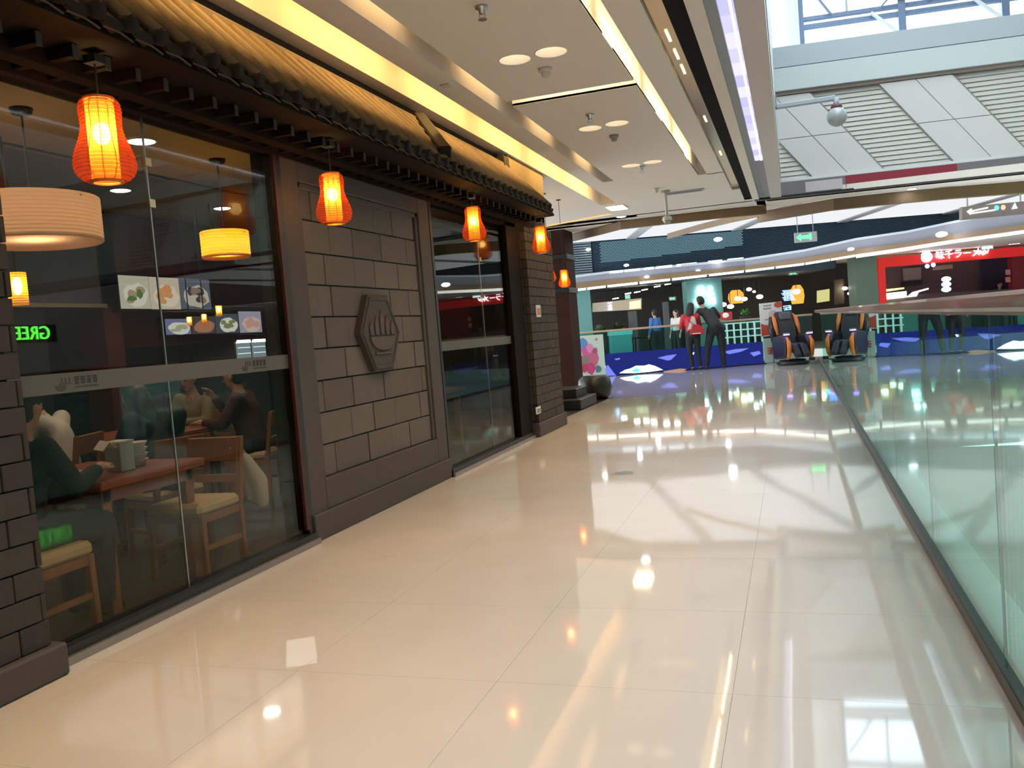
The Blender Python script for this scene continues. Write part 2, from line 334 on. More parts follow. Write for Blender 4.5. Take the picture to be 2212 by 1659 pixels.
# ceiling fittings
def sprinkler(px, py, lab):
    p = at_z(px, py, ZC); t = thing('sprinkler', lab, 'sprinkler', p, 'ceiling sprinklers')
    MB().lathe([(.001, 0), (.04, 0), (.04, -.012), (.02, -.015), (.018, -.045), (.001, -.05)], 14, p).build('body', m_alu, t, True)
    MB().lathe([(.001, -.075), (.028, -.075), (.028, -.08), (.001, -.08)], 12, p).build('deflector', m_alu, t)
    m = MB()
    for s in (-1, 1): m.tube([p+Vector((s*.016, 0, -.04)), p+Vector((s*.02, 0, -.06)), p+Vector((s*.006, 0, -.077))], .003, 5)
    m.build('yoke', m_alu, t)
sprinkler(1040, 14, 'pendent sprinkler near the top edge, above the first downlight pair'); sprinkler(1274, 247, 'pendent sprinkler beside the second pair of downlights'); sprinkler(1386, 359, 'tiny pendent sprinkler between the farthest pair of downlights')
def detector(px, py, r, lab, m=m_offwhite):
    p = at_z(px, py, ZC); t = thing('smoke_detector', lab, 'smoke detector', p, 'ceiling smoke detectors')
    MB().lathe([(.001, 0), (r, 0), (r, -.02), (r*.85, -.03), (.001, -.03)], 20, p).build('base', m, t, True)
    MB().lathe([(r*.62, -.028), (r*.62, -.055), (r*.45, -.065), (.001, -.067)], 20, p).build('chamber', m, t, True)
detector(1178, 148, .055, 'white smoke detector under the first downlight pair'); detector(1326, 292, .05, 'flat grey smoke detector beyond the second downlight pair', m_grey); detector(1417, 407, .05, 'small smoke detector beside the hanging camera pole')
p = at_z(963, 184, ZC); tag(MB().box(p.x-.04, p.x+.04, p.y-.04, p.y+.04, ZC-.012, ZC).build('ceiling_sensor', m_offwhite, bevel=.004), 'small square sensor on the narrow strip beside the yellow slot', 'sensor')
p = at_z(1478, 413, ZC); t = thing('air_grille', 'pale slim air grille on the ceiling beside the camera pole', 'vent', p)
MB().box(p.x-.30, p.x+.30, p.y-.09, p.y+.09, ZC-.015, ZC).build('frame', mat('lavender grey', (.5, .48, .52), .5), t, bevel=.004)
for k in range(5): MB().box(p.x-.27, p.x+.27, p.y-.075+.032*k, p.y-.06+.032*k, ZC-.021, ZC-.014).build('slat', m_grey, t)
# hanging camera on its pole
p = at_z(1437, 412, ZC); t = thing('hanging_camera', 'white dome camera on a long pole from the far corridor ceiling', 'camera', p)
q = at_v(1441, 476, p.dot(FW))
MB().lathe([(.001, 0), (.07, 0), (.07, -.02), (.001, -.025)], 16, p).build('ceiling_plate', m_grey, t)
MB().tube([p, Vector((p.x, p.y, q.z+.05))], .022, 8).build('pole', m_offwhite, t, True)
MB().lathe([(.03, .07), (.07, .05), (.075, 0), (.001, -.005)], 16, (p.x, p.y, q.z)).build('housing', m_white, t, True)
MB().ball((p.x, p.y, q.z-.005), .06, 14, 8).build('dome', mat('sage plastic', (.35, .4, .33), .2), t, True)
# two lamps at the far end of the yellow slot
p = at_z(1331, 448, ZC); t = thing('square_downlight', 'bright rectangular downlight at the end of the yellow slot', 'ceiling light', p)
MB().box(p.x-.15, p.x+.17, p.y-.28, p.y+.28, ZC-.01, ZC+.0).build('frame', m_offwhite, t); MB().box(p.x-.13, p.x+.15, p.y-.25, p.y+.25, ZC-.016, ZC-.008).build('diffuser', g_warm, t)
def disc_light(px, py, r, lab, g, Z=ZC, p=None):
    p = p or at_z(px, py, Z); t = thing('disc_light', lab, 'ceiling light', p, 'small round ceiling lights')
    MB().lathe([(.001, 0), (r*1.15, 0), (r*1.15, -.012), (r, -.014)], 20, p).build('trim_ring', m_offwhite, t)
    MB().lathe([(r, -.006), (r*.8, -.018), (.001, -.022)], 20, p).build('diffuser', g, t, True)
g_cool = glow('cool lamp', (.88, .92, 1), 22)
disc_light(1342, 467, .085, 'round cool white light beyond the rectangular downlight', g_cool)
# ------------------------------------------------------------------ storefront wall on the left
wl = struct('wall_left', MB().box(-3.12, -3.0, -6, 2.2, 0, ZC).box(-3.12, -2.98, 4.66, 6.93, 0, 2.44).box(-3.12, -3.0, -6, 11.0, 2.44, ZC).box(-3.12, -2.95, 9.42, 10.75, 0, 2.5), m_mortar)
def frame_bar(x0, x1, y0, y1, z0, z1, m=m_frame, n='stone_frame', b=.006): return MB().box(x0, x1, y0, y1, z0, z1).build(n, m, wl, bevel=b)
# slate frame of the stone panel
frame_bar(-2.99, -2.92, 4.66, 4.86, .0, 2.44); frame_bar(-2.99, -2.92, 6.71, 6.93, .0, 2.44)
frame_bar(-2.99, -2.92, 4.86, 6.71, 2.28, 2.44); frame_bar(-2.99, -2.92, 4.86, 6.71, .17, .37); frame_bar(-2.99, -2.90, 4.66, 6.93, 0, .17)
frame_bar(-2.97, -2.935, 4.86, 4.90, .37, 2.28, m_frame, 'inner_moulding'); frame_bar(-2.97, -2.935, 6.67, 6.71, .37, 2.28, m_frame, 'inner_moulding')
frame_bar(-2.97, -2.935, 4.86, 6.71, 2.24, 2.28, m_frame, 'inner_moulding')
rows = 9; rh = (2.26-.37)/rows
for r in range(rows):
    y = 4.88 - (0.0 if r % 2 else .2); k = 0
    while y < 6.69:
        w = .40 + .08*math.sin(r*2.3+k*1.7); a, b = max(y, 4.88), min(y+w, 6.69)
        if b-a > .03:
            dx = random.uniform(-.004, .004)
            MB().box(-2.99, -2.955+dx, a+.004, b-.004, .37+r*rh+.004, .37+(r+1)*rh-.004).build('stone_block', m_stone, wl, bevel=.004)
        y += w; k += 1
# brick pilasters
def bricks(xf, y0, y1, z0, z1, face='x', xb=None):
    ch = .105; n = int((z1-z0)/ch)
    for r in range(n):
        y = y0 - (.0 if r % 2 else .11)
        while y < y1:
            a, b = max(y, y0), min(y+.22, y1)
            if b-a > .02: MB().box(xf-.05, xf+random.uniform(-.002, .003), a+.003, b-.003, z0+r*ch+.003, z0+(r+1)*ch-.003).build('brick', m_brick, wl, bevel=.003)
            y += .22
MB().box(-3.0, -2.885, 1.6, 2.55, .12, 2.44).build('pilaster_core', m_mortar, wl); bricks(-2.84, 2.11, 2.58, .13, 2.44)
MB().box(-3.0, -2.80, 1.6, 2.62, 0, .13).build('pilaster_base', m_frame, wl, bevel=.01)
MB().box(-3.0, -2.885, 9.52, 10.62, .15, 2.52).build('pilaster_core', m_mortar, wl); bricks(-2.84, 9.5, 10.66, .16, 2.52)
for r in range(22): MB().box(-2.95, -2.895, 9.49, 9.53, .163+r*.105, .262+r*.105).build('brick', m_brick, wl, bevel=.003)
MB().box(-3.0, -2.82, 9.46, 10.7, 0, .16).build('pilaster_base', m_frame, wl, bevel=.01)
# stone end wall above the eave
tag(MB().box(-3.1, -2.9, 9.25, 10.7, 2.66, ZC).build('end_wall', mat('tan stone', (.26, .19, .10), .85, noise=.2, nscale=9, bump=.3), wl))
# windows
def window(name, y0, y1, z0, z1, joints, side=None):
    w = struct(name, MB().box(-3.0, -2.915, y0, y0+.045, 0, z1+.04).box(-3.0, -2.915, y1-.05, y1, 0, z1+.04).box(-3.0, -2.915, y0, y1, z1, z1+.05).box(-3.0, -2.89, y0, y1, 0, z0), m_black)
    ys = [y0+.045] + joints + [y1-.05]
    for a, b in zip(ys, ys[1:]): MB().box(-2.955, -2.943, a+.003, b-.003, z0, z1).build('pane', MATS_glass, w)
    for j in joints:
        MB().box(-2.953, -2.945, j-.004, j+.004, z0, z1).build('glass_joint', m_alu, w)
        for zz in (1.98, 2.18): MB().box(-2.942, -2.93, j-.02, j+.02, zz-.02, zz+.02).build('clamp', mat('brass', (.6, .5, .3), .3, 1), w)
    return w
w1 = window('window_1', 2.5, 4.66, .07, 2.44, [3.52]); w2 = window('window_2', 6.93, 9.42, .07, 2.44, [8.2])
MB().box(-2.905, -2.87, 2.58, 4.66, 0, .035).build('sill', mat('pale sill', (.28, .25, .25), .3, .6), w1); MB().box(-2.905, -2.87, 6.93, 9.42, 0, .035).build('sill', MATS['pale sill'], w2)
MB().box(-3.0, -2.90, 9.0, 9.42, 0, 2.46).build('door_post', m_darkwood, w2)
MB().box(-2.93, -2.91, 4.58, 4.61, .1, 2.44).build('red_edge', mat('red edge', (.05,.008,.009), .5), w1)
m_band = mat('frosted band', (.10, .10, .10), .6)
MB().box(-2.941, -2.938, 2.55, 4.60, 1.105, 1.19).build('frosted_band', m_band, w1); MB().box(-2.941, -2.938, 6.98, 9.0, 1.105, 1.19).build('frosted_band', m_band, w2)
m_mark = mat('dark print', (.05, .045, .045), .6)
for yc in (2.93, 4.22):      # bowl mark and its lettering on the band
    b = MB(); b.prism([(-2.938, yc-.075+.028*math.cos(a), 1.138-.024*math.sin(a)) for a in [PI*k/8 for k in range(9)]], (.0015, 0, 0)); b.box(-2.938, -2.9365, yc-.082, yc-.018, 1.142, 1.147)
    for k in range(3): b.box(-2.938, -2.9365, yc-.07+.02*k, yc-.064+.02*k, 1.15, 1.17)
    b.build('bowl_mark', m_mark, w1)
    random.seed(int(yc*100)); b = MB()
    for k in range(4):
        y = yc + .0+.034*k
        for s in range(3): b.box(-2.938, -2.9365, y, y+.026, 1.142+.012*s, 1.146+.012*s)
        for s in range(2): b.box(-2.938, -2.9365, y+.006+.011*s, y+.010+.011*s, 1.138, 1.172)
    for k in range(9): b.box(-2.938, -2.9365, yc+.002+.015*k, yc+.011+.015*k, 1.123, 1.130)
    b.build('lettering', m_mark, w1)
random.seed(11)
# hexagonal stone plaque
hexp = [(5.48, 1.30), (5.645, 1.575), (5.95, 1.575), (6.13, 1.29), (5.965, 1.015), (5.66, 1.01)]
m_plq = mat('plaque stone', (.058, .05, .050), .8, noise=.15, nscale=25, bump=.3)
t = thing('hexagonal_plaque', 'dark carved hexagonal stone plaque on the sandstone panel', 'plaque', (-2.95, 5.8, 1.3))
MB().prism([(-2.96, y, z) for y, z in hexp], (.06, 0, 0)).build('slab', m_plq, t, bevel=.008)
cen = (5.806, 1.295); b = MB()
for i in range(6):
    (y1, z1), (y2, z2) = hexp[i], hexp[(i+1) % 6]; f = .93; g = .85
    P = [(cen[0]+(y-cen[0])*s, cen[1]+(z-cen[1])*s) for (y, z), s in (((y1, z1), f), ((y2, z2), f), ((y2, z2), g), ((y1, z1), g))]
    b.prism([(-2.902, y, z) for y, z in P], (.008, 0, 0))
b.build('rim', m_plq, t)
b = MB(); m_rel = mat('carved relief', (.085, .074, .072), .8, noise=.1)
for k, (dy, hh) in enumerate([(-.17, .10), (-.085, .14), (0, .18), (.085, .14), (.17, .10)]):
    b.prism([(-2.901, cen[0]+dy-.026, 1.28), (-2.901, cen[0]+dy+.026, 1.28), (-2.901, cen[0]+dy+.030, 1.28+hh*.55), (-2.901, cen[0]+dy, 1.28+hh), (-2.901, cen[0]+dy-.030, 1.28+hh*.55)], (.012, 0, 0))
b.prism([(-2.901, cen[0]+.2*math.cos(a), 1.265-.10*math.sin(a)) for a in [PI*k/12 for k in range(13)]], (.014, 0, 0)); b.box(-2.901, -2.89, cen[0]-.13, cen[0]+.13, 1.135, 1.15)
b.build('relief', m_rel, t)
# dark column and low stone pieces at the corner
pB = at_z(1240, 842, 0); cx, cyy = at_z(1224, 850, 0).x, at_z(1224, 850, 0).y
col = struct('trim_2', MB().prism([Vector((pB.x-.62, pB.y-.1, 0)), Vector((pB.x+.06, pB.y-.1, 0)), Vector((pB.x+.06, pB.y+.6, 0)), Vector((pB.x-.62, pB.y+.6, 0))], (0, 0, ZC)), mat('dark red brown column', (.040, .014, .010), .7, spec=.15, noise=.15))
for zz, hh in ((2.62, .1), (1.95, .1)): MB().box(pB.x-.64, pB.x+.09, pB.y-.13, pB.y+.62, zz, zz+hh).build('collar', m_black, col, bevel=.01)
m_gran = mat('black granite', (.02, .019, .019), .35, noise=.3, nscale=40)
struct('trim_3', MB().prism([at_z(1160, 944), at_z(1215, 905), at_z(1329, 855), at_z(1300, 842), at_z(1180, 850)], (0, 0, .004)), m_gran)
p = at_z(1287, 862); tag(MB().lathe([(.001, 0), (.20, 0), (.26, .06), (.29, .20), (.27, .34), (.21, .40), (.001, .40)], 24, p).build('stone_stool', m_gran, smooth=True), 'black stone drum stool beside the dark column base', 'stool')
p = at_z(1238, 880); t = thing('stone_plinth', 'black stepped granite plinth between the pilaster and the drum stool', 'plinth', p)
MB().box(p.x-.7, p.x+.25, p.y-.5, p.y+.6, 0, .16).build('lower_step', m_gran, t, bevel=.012); MB().box(p.x-.7, p.x+.12, p.y-.2, p.y+.5, .16, .30).build('upper_step', m_gran, t, bevel=.012)
# wall switches on the pilaster
for py, n, lab in ((672, 'notice', 'small white notice with red print on the far brick pilaster'), (886, 'socket_plate', 'small white socket plate low on the far brick pilaster')):
    p = at_x(1163, py, -2.835); t = thing(n, lab, 'sign' if n == 'notice' else 'socket', p); hh = .07 if n == 'notice' else .04
    MB().box(-2.838, -2.828, p.y-.10, p.y+.08, p.z-hh, p.z+hh).build('plate', m_white, t)
    for k in range(3): MB().box(-2.829, -2.826, p.y-.07+.05*k, p.y-.045+.05*k, p.z-hh*.7, p.z+hh*.5).build('print' if n == 'notice' else 'slot', m_red if n == 'notice' else m_black, t)
# ------------------------------------------------------------------ tiled eave
ev = thing('tiled_eave', 'dark tiled eave with rafter ends running above the storefront', 'eave', (-2.6, 5, 2.5))
EY0, EY1 = .8, 9.35; EX, EZ = -2.40, 2.545
MB().prism([(-3.0, EY0, 2.46), (-2.98, EY0, 2.46), (-2.44, EY0, 2.475), (-2.44, EY0, 2.50), (-3.0, EY0, 3.0)], (0, EY1-EY0, 0)).build('roof_body', m_darkwood, ev)
MB().box(-3.0, -2.90, EY0, EY1, 2.40, 2.47).build('head_beam', m_darkwood, ev)
MB().box(-2.80, -2.72, EY0, EY1+.2, 2.40, 2.46).build('purlin', m_darkwood, ev)
sp = .172; n = int((EY1-EY0)/sp)
tme = None
drip = None; raf = None; ridge = None
for k in range(n):
    y = EY0 + sp*k
    if raf is None:
        o = MB().box(-2.98, -2.60, .06, .095, 2.418, 2.465).build('rafter', m_darkwood, ev); raf = o.data
        e = MB().box(-2.60, -2.596, .064, .091, 2.41, 2.466).build('rafter_end', m_rafter, ev); rend = e.data
    else: o = put('rafter', raf, ev); e = put('rafter_end', rend, ev)
    o.location.y = y; e.location.y = y
    if drip is None:   # pointed drip tile at the eave edge, round cap tile beside it
        d = MB().prism([(-2.425, 0, 2.535), (-2.425, sp, 2.535), (-2.425, sp*.80, 2.505), (-2.425, sp*.5, 2.478), (-2.425, sp*.20, 2.505)], (.02, 0, 0)).build('drip_tile', m_drip, ev); drip = d.data
        l = MB().prism([(-2.404, .02, 2.482), (-2.404, sp*.62, 2.482), (-2.404, sp*.62, 2.487), (-2.404, .02, 2.487)], (.006, 0, 0)).prism([(-2.404, sp*.62, 2.482), (-2.404, sp*1.02, 2.466), (-2.404, sp*1.02, 2.471), (-2.404, sp*.62, 2.488)], (.006, 0, 0)).build('edge_lip', m_rafter, ev); lipm = l.data
        c = MB().tube([(-2.44, 0, 2.55), (-2.39, 0, 2.535)], [.036, .036], 10).build('cap_tile', m_drip, ev, True); capm = c.data
        r = MB().tube([(-2.40, 0, 2.545), (-2.62, 0, 2.77), (-2.88, 0, 3.03)], .030, 8).build('tile_ridge', m_tile, ev, True); ridge = r.data
        q = MB().prism([(-2.41, .03, 2.52), (-2.41, sp-.03, 2.52), (-2.885, sp-.03, 2.995), (-2.885, .03, 2.995)], (-.012, 0, .012)).build('pan_tile', m_tile, ev); pan = q.data
    else: l = put('edge_lip', lipm, ev); d = put('drip_tile', drip, ev); c = put('cap_tile', capm, ev); r = put('tile_ridge', ridge, ev); q = put('pan_tile', pan, ev)
    for o2 in (d, c, r, q, l): o2.location.y = y
MB().bar((-2.91, EY0, 3.03), (-2.91, 9.25, 3.03), .09, .09).build('top_ridge', mat('ridge clay', (.12, .09, .06), .8, noise=.2), ev, bevel=.01)
MB().bar((-2.40, 6.12, 2.60), (-2.90, 6.85, 3.09), .10, .10).build('hip_ridge', m_drip, ev, bevel=.012)
MB().box(-2.97, -2.86, 9.02, 9.2, 2.90, 3.15).build('end_post', m_drip, ev, bevel=.01)
# ------------------------------------------------------------------ red lanterns
m_shade = sheer('red orange weave', (.85, .10, .03), .36, (.95, .15, .04)); m_sleeve = sheer('yellow sleeve', (1.0, .55, .08), .10, (1, .62, .10))
def lantern_parts(t, p, s):
    prof = [(.062, .17), (.078, .155), (.083, .12), (.080, .09), (.078, .06), (.083, .03), (.093, 0), (.105, -.03), (.115, -.06), (.121, -.09), (.120, -.115), (.110, -.14), (.092, -.158), (.070, -.168)]
    def rad(z):
        for (r0, z0), (r1, z1) in zip(prof, prof[1:]):
            if z1 <= z <= z0: return r0 + (r1-r0)*(z0-z)/(z0-z1)
        return prof[-1][0]
    b = MB(); N = 22
    for k in range(N):                                          # woven bands with gaps between them
        za = .168-.336*k/N; zb = za-.336/N*.78; ra, rb = rad(za), rad(zb); rm = (ra+rb)/2+.0025
        b.lathe([(ra*s, za*s), (rm*s, (za+zb)/2*s), (rb*s, zb*s)], 28, p)
    for k in range(14):                                         # upright splints
        a = 2*PI*k/14; b.tube([(p[0]+(r-.002)*s*math.cos(a), p[1]+(r-.002)*s*math.sin(a), p[2]+z*s) for r, z in prof[::2]+[prof[-1]]], .0022*s, 4)
    b.build('shade', m_shade, t, True)
    MB().lathe([(.056*s, .160*s), (.056*s, -.162*s)], 20, p).build('inner_sleeve', m_sleeve, t, True)
    MB().ball((p[0], p[1], p[2]+.03*s), (.036*s, .036*s, .046*s), 12, 8).build('bulb', g_bulb, t, True)
    for z, r, n_ in ((.170, .062, 'top_ring'), (-.168, .066, 'bottom_ring')):
        MB().lathe([((r-.014)*s, (z-.004)*s), (r*s, (z-.004)*s), (r*s, (z+.006)*s), ((r-.014)*s, (z+.006)*s), ((r-.014)*s, (z-.004)*s)], 24, p).build(n_, mat('orange rim', (.75, .22, .05), .5), t, True)
LN = [(222, 305, -2.6, 1.10, 2.43, 'largest red lantern in front of the near window'), (719, 430, -2.6, 1, 2.43, 'red lantern hanging in front of the sandstone panel'),
      (1023, 484, -2.6, .97, 2.43, 'red lantern hanging before the second window'), (1168, 518, -2.6, .97, 2.43, 'red lantern hanging before the far brick pilaster'),
      (1219, 602, None, .86, 3.2, 'small red lantern against the dark column'), (1187, 590, None, .86, 3.2, 'red lantern half hidden behind the far brick pilaster edge')]
for i, (px, py, X, s, zt, lab) in enumerate(LN):
    p = at_x(px, py, X) if X else at_v(px, py, (13.3, 12.6)[i-4])
    s *= .89; t = thing('red_lantern', lab, 'lantern', p, 'woven red lanterns along the storefront')
    lantern_parts(t, p, s)
    MB().tube([p+Vector((0, 0, .165*s)), Vector((p.x, p.y, zt))], .004, 5).build('cord', m_black, t)
    MB().box(p.x-.03, p.x+.03, p.y-.03, p.y+.03, zt-.012, zt+.02).build('hook_plate', m_black, t)
# floor drain
p = at_z(1347, 1022); t = thing('floor_drain', 'round steel floor cover set in the cream tiles', 'floor cover', p)
MB().lathe([(.001, .001), (.085, .001), (.09, .003), (.095, .001), (.10, 0)], 28, p).build('rim', m_alu, t, True); MB().lathe([(.001, .002), (.08, .002)], 24, p).build('lid', mat('worn steel', (.22, .24, .24), .35, .8), t)
# ------------------------------------------------------------------ glass balustrade on the right
bal = thing('glass_balustrade', 'long glass balustrade with timber handrail along the corridor edge', 'balustrade', (XG, 8, 0))
ends = [-1.35+1.43*k for k in range(17)]
for a, b in zip(ends, ends[1:]): MB().box(XG-.006, XG+.006, a+.006, min(b, 22.3)-.006, .05, 1.15).build('glass_panel', m_balu, bal)
for a in ends[1:-1]: MB().box(XG-.004, XG+.004, a-.005, a+.005, .05, 1.15).build('panel_joint', m_grey, bal)
MB().box(XG-.025, XG+.025, -1.35, 22.3, 0, .055).build('base_channel', mat('dark steel', (.05, .055, .055), .35, .6), bal, bevel=.004)
b = MB().box(XG-.045, XG+.045, -1.35, 22.35, 1.157, 1.212).build('handrail', m_rail, bal, bevel=.012)
MB().box(XG-.02, XG+.02, -1.35, 22.35, 1.146, 1.157).build('rail_channel', m_grey, bal)
# ------------------------------------------------------------------ atrium: upper wall, clerestory, roof
def AT(x, z, d=0.0): return Vector((x, 15.85 + .12*(x+.1) + d, z))
def ablock(x0, x1, z0, z1, d0, d1): return MB().prism([AT(x0, z0, d0), AT(x1, z0, d0), AT(x1, z1, d0), AT(x0, z1, d0)], (0, d1-d0, 0))
struct('wall_atrium', MB().box(-.30, -.05, -6, 15.9, 3.46, 7.5), m_white)
wa = struct('wall_front', ablock(-.3, 15.4, 3.2, 4.98, .14, .34), mat('pale plaster', (.74, .75, .70), .6))
m_panel = mat('white wall panel', (.70, .70, .68), .45)
m_slat = mat('cream slat', (.64, .63, .58), .5)
def clipx(pts, x0):
    out = []
    for (a, za), (b, zb) in zip(pts, pts[1:]+pts[:1]):
        if a >= x0: out.append((a, za))
        if (a >= x0) != (b >= x0): t_ = (x0-a)/(b-a); out.append((x0, za+(zb-za)*t_))
    return out
zt, zb_, SH = 4.93, 3.48, 1.12
def diag(xa, xb, z0, z1):
    o = lambda x, z: (x + SH*(zt-z)/(zt-zb_), z)
    return [o(xa, z0), o(xb, z0), o(xb, z1), o(xa, z1)]
for k in range(-1, 4):
    x0 = -.62 + 2.25*k
    for a, b in ((0, .56), (.57, 1.13)):
        for z0, z1 in ((zb_, 4.19), (4.20, zt)):
            pl = clipx(diag(x0+a, x0+b, z0, z1), -.04)
            if len(pl) > 2: MB().prism([AT(x, z, .05) for x, z in pl], (0, .09, 0)).build('wall_panel', m_panel, wa, bevel=.003)
    for s in range(18):
        z = zb_+.01+.0805*s; pl = clipx(diag(x0+1.15, x0+2.23, z, z+.066), -.04)
        if len(pl) > 2: MB().prism([AT(x, zz, .10+.02*(zz > z+.01)) for x, zz in pl], (0, .05, 0)).build('slat', m_slat, wa)
    pl = clipx(diag(x0+1.12, x0+1.16, zb_, zt), -.04)
    if len(pl) > 2: MB().prism([AT(x, z, .06) for x, z in pl], (0, .07, 0)).build('edge_strip', mat('taupe edge', (.30, .24, .22), .6), wa)
ablock(-.05, 15.4, 4.94, 5.0, .02, .2).build('wall_top_trim', MATS['taupe edge'], wa)  # brown line along the top of the panelled wall
ablock(-.05, 15.4, 3.45, 3.50, -.02, .2).build('base_trim', m_white, wa)
struct('trim_4', ablock(-.05, 15.4, 5.0, 5.38, -.04, .5), mat('cool white', (.62, .68, .69), .5))
struct('trim_5', ablock(-.05, 15.4, 5.40, 5.74, -.02, .9), mat('pale blue grey', (.48, .55, .58), .5))
struct('wall_side', ablock(-.3, .42, 5.74, 9, .5, .7), m_white)
w3 = struct('window_3', ablock(.42, .50, 5.74, 9, .55, .72), m_steel)
g_pane = glass('sky glazing', (.90, .97, 1.0), .6)
for k in range(6):
    x0 = .50 + 1.62*k
    ablock(x0+1.54, x0+1.66, 5.74, 9, .50, .68).build('mullion', m_steel, w3)
    for z0, z1 in ((6.16, 6.23), (6.30, 6.36), (7.2, 7.27)): ablock(x0, x0+1.56, z0, z1, .55, .66).build('transom', m_steel, w3)
    ablock(x0+.7, x0+.74, 6.36, 9, .57, .64).build('glazing_bar', mat('light steel', (.45, .6, .72), .4), w3)
    MB().bar(AT(x0+.05, 6.95, .5), AT(x0+.45, 6.33, .5), .035).build('brace', m_steel, w3); MB().bar(AT(x0+1.1, 6.25, .48), AT(x0+1.56, 5.80, .42), .05).build('brace', mat('white steel', (.75, .8, .82), .4), w3)
    MB().bar(AT(x0+1.5, 6.55, .45), AT(x0+1.25, 6.30, .45), .03).build('brace', m_steel, w3)
    ablock(x0, x0+1.56, 5.75, 9, .615, .622).build('pane', g_pane, w3)
    ablock(x0+1.56-.14, x0+1.56+.2, 6.42, 6.50, .42, .5).build('gusset', m_steel, w3)
struct('ceiling_atrium', MB().box(-.3, 15.8, 14, 17.8, 9, 9.2).box(4.5, 15.8, -6, 14, 9, 9.2).box(-9, 4.5, -6.3, -3, 9, 9.2), m_white)
for k in range(7): MB().box(-.3, 4.5, -2.4+2.6*k, -2.15+2.6*k, 8.6, 9).build('roof_beam', m_steel, bpy.data.objects['ceiling_atrium'])
# glossy parapet band at the far edge of the ceiling opening
m_par = mat('lavender glass', (.33, .31, .33), .12, .4)
pf = struct('trim_6', ablock(-.45, 15.4, 3.22, 3.45, -.05, .1), m_par)
ablock(1.0, 2.75, 3.23, 3.44, -.058, -.048).build('maroon_reflection', mat('maroon reflected tone', (.30, .04, .06), .3), pf)  # red reflection in the glossy band, put in as a coloured panel
ablock(.35, .95, 3.24, 3.41, -.058, -.048).build('white_reflection', mat('white reflected tone', (.62, .56, .58), .3), pf)  # pale reflection in the same band, put in as colour
ablock(-.5, 15.4, 3.19, 3.222, -.07, .12).build('edge_trim', m_black, pf)
# ceiling beyond, with its curved edge
def strip(pts, z0, z1, th):
    mb = MB()
    for a, b in zip(pts, pts[1:]): mb.prism([Vector((a.x, a.y, z0)), Vector((b.x, b.y, z0)), Vector((b.x, b.y, z1)), Vector((a.x, a.y, z1))], FW*th)
    return mb
eL = [at_z(x, y, ZC) for x, y in ((1150, 528), (1235, 505), (1290, 491), (1340, 477), (1400, 470), (1480, 461), (1560, 452), (1622, 446), (1655, 443))]
eR = [at_z(x, y, ZC) for x, y in ((1443, 506), (1520, 484), (1580, 469), (1640, 456), (1720, 442), (1800, 428), (1920, 415), (2060, 402), (2212, 390), (2400, 372))]
soff = [Vector((-9, 15.5, ZC)), Vector((-9, 19.5, ZC))] + eL + [eR[3]] + eR[4:] + [Vector((9, 15.5, ZC))]
struct('ceiling_edge', MB().prism([p+Vector((0, 0, .0)) for p in [Vector((-9, 15.8, ZC)), Vector((-9, 19.2, ZC))] + eL + [Vector((eL[-1].x, 15.8, ZC))]], (0, 0, .1)), m_plaster)
struct('ceiling_apron', MB().prism([Vector((eR[3].x, 15.9, ZC))] + eR[3:] + [Vector((eR[-1].x, 15.9+.1, ZC))], (0, 0, .1)), m_plaster)
struct('ceiling_infill', MB().prism([Vector((-1.2, 15.6, ZC+.005)), Vector((-.46, 15.6, ZC+.005)), Vector((-.46, 15.97, ZC+.005)), Vector((.6, 16.02, ZC+.005)), Vector((.6, 16.3, ZC+.005)), eR[3]+Vector((0, 0, .005)), eL[-1]+Vector((0, 0, .005))], (0, 0, .09)), m_plaster)
struct('trim_7', strip(eL, ZC-.155, ZC-.005, .12), m_woodtrim); struct('trim_8', strip(eR[:4], ZC-.10, ZC+.02, .12), m_woodtrim)
struct('trim_9', strip(eR[3:], ZC-.21, ZC-.005, .15), m_woodtrim)
strip(eL, ZC-.012, ZC+.01, .13).build('black_line', m_black, bpy.data.objects['trim_7'])  # black line along the curved ceiling edge
disc_light(1970, 405, .075, 'round cool white light in the far ceiling above the timber fascia', g_cool, p=at_z(1970, 407, ZC))
p = at_z(1240, 484, ZC); q = at_z(1318, 462, ZC)
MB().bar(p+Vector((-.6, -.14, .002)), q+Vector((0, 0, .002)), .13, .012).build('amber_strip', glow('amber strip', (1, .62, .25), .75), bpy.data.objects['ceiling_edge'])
# luminous ceiling of the far gallery
lc = struct('ceiling_gallery', MB().prism([UV(-12, 16.9, 4.3), UV(30, 16.9, 4.3), UV(30, 36, 4.3), UV(-12, 36, 4.3)], (0, 0, .15)), m_grey)
g_lum = glow('stretch ceiling', (.93, .95, .97), .62)
for k in range(9):
    u0 = -6.2+3.6*k; MB().prism([UV(u0, 17.0, 4.15), UV(u0+3.25, 17.0, 4.15), UV(u0+3.25, 29.5, 4.15), UV(u0, 29.5, 4.15)], (0, 0, .06)).build('light_panel', g_lum, lc)
for k in range(9): MB().prism([UV(-2.95+3.6*k, 17, 4.11), UV(-2.6+3.6*k, 17, 4.11), UV(-2.6+3.6*k, 29.5, 4.11), UV(-2.95+3.6*k, 29.5, 4.11)], (0, 0, .15)).build('beam', m_grey, lc)
struct('wall_gallery', MB().prism([UV(-8, 16.9, 4.3), UV(1, 16.9, 4.3), UV(1, 16.9, 6), UV(-8, 16.9, 6)], FW*.1), m_grey)
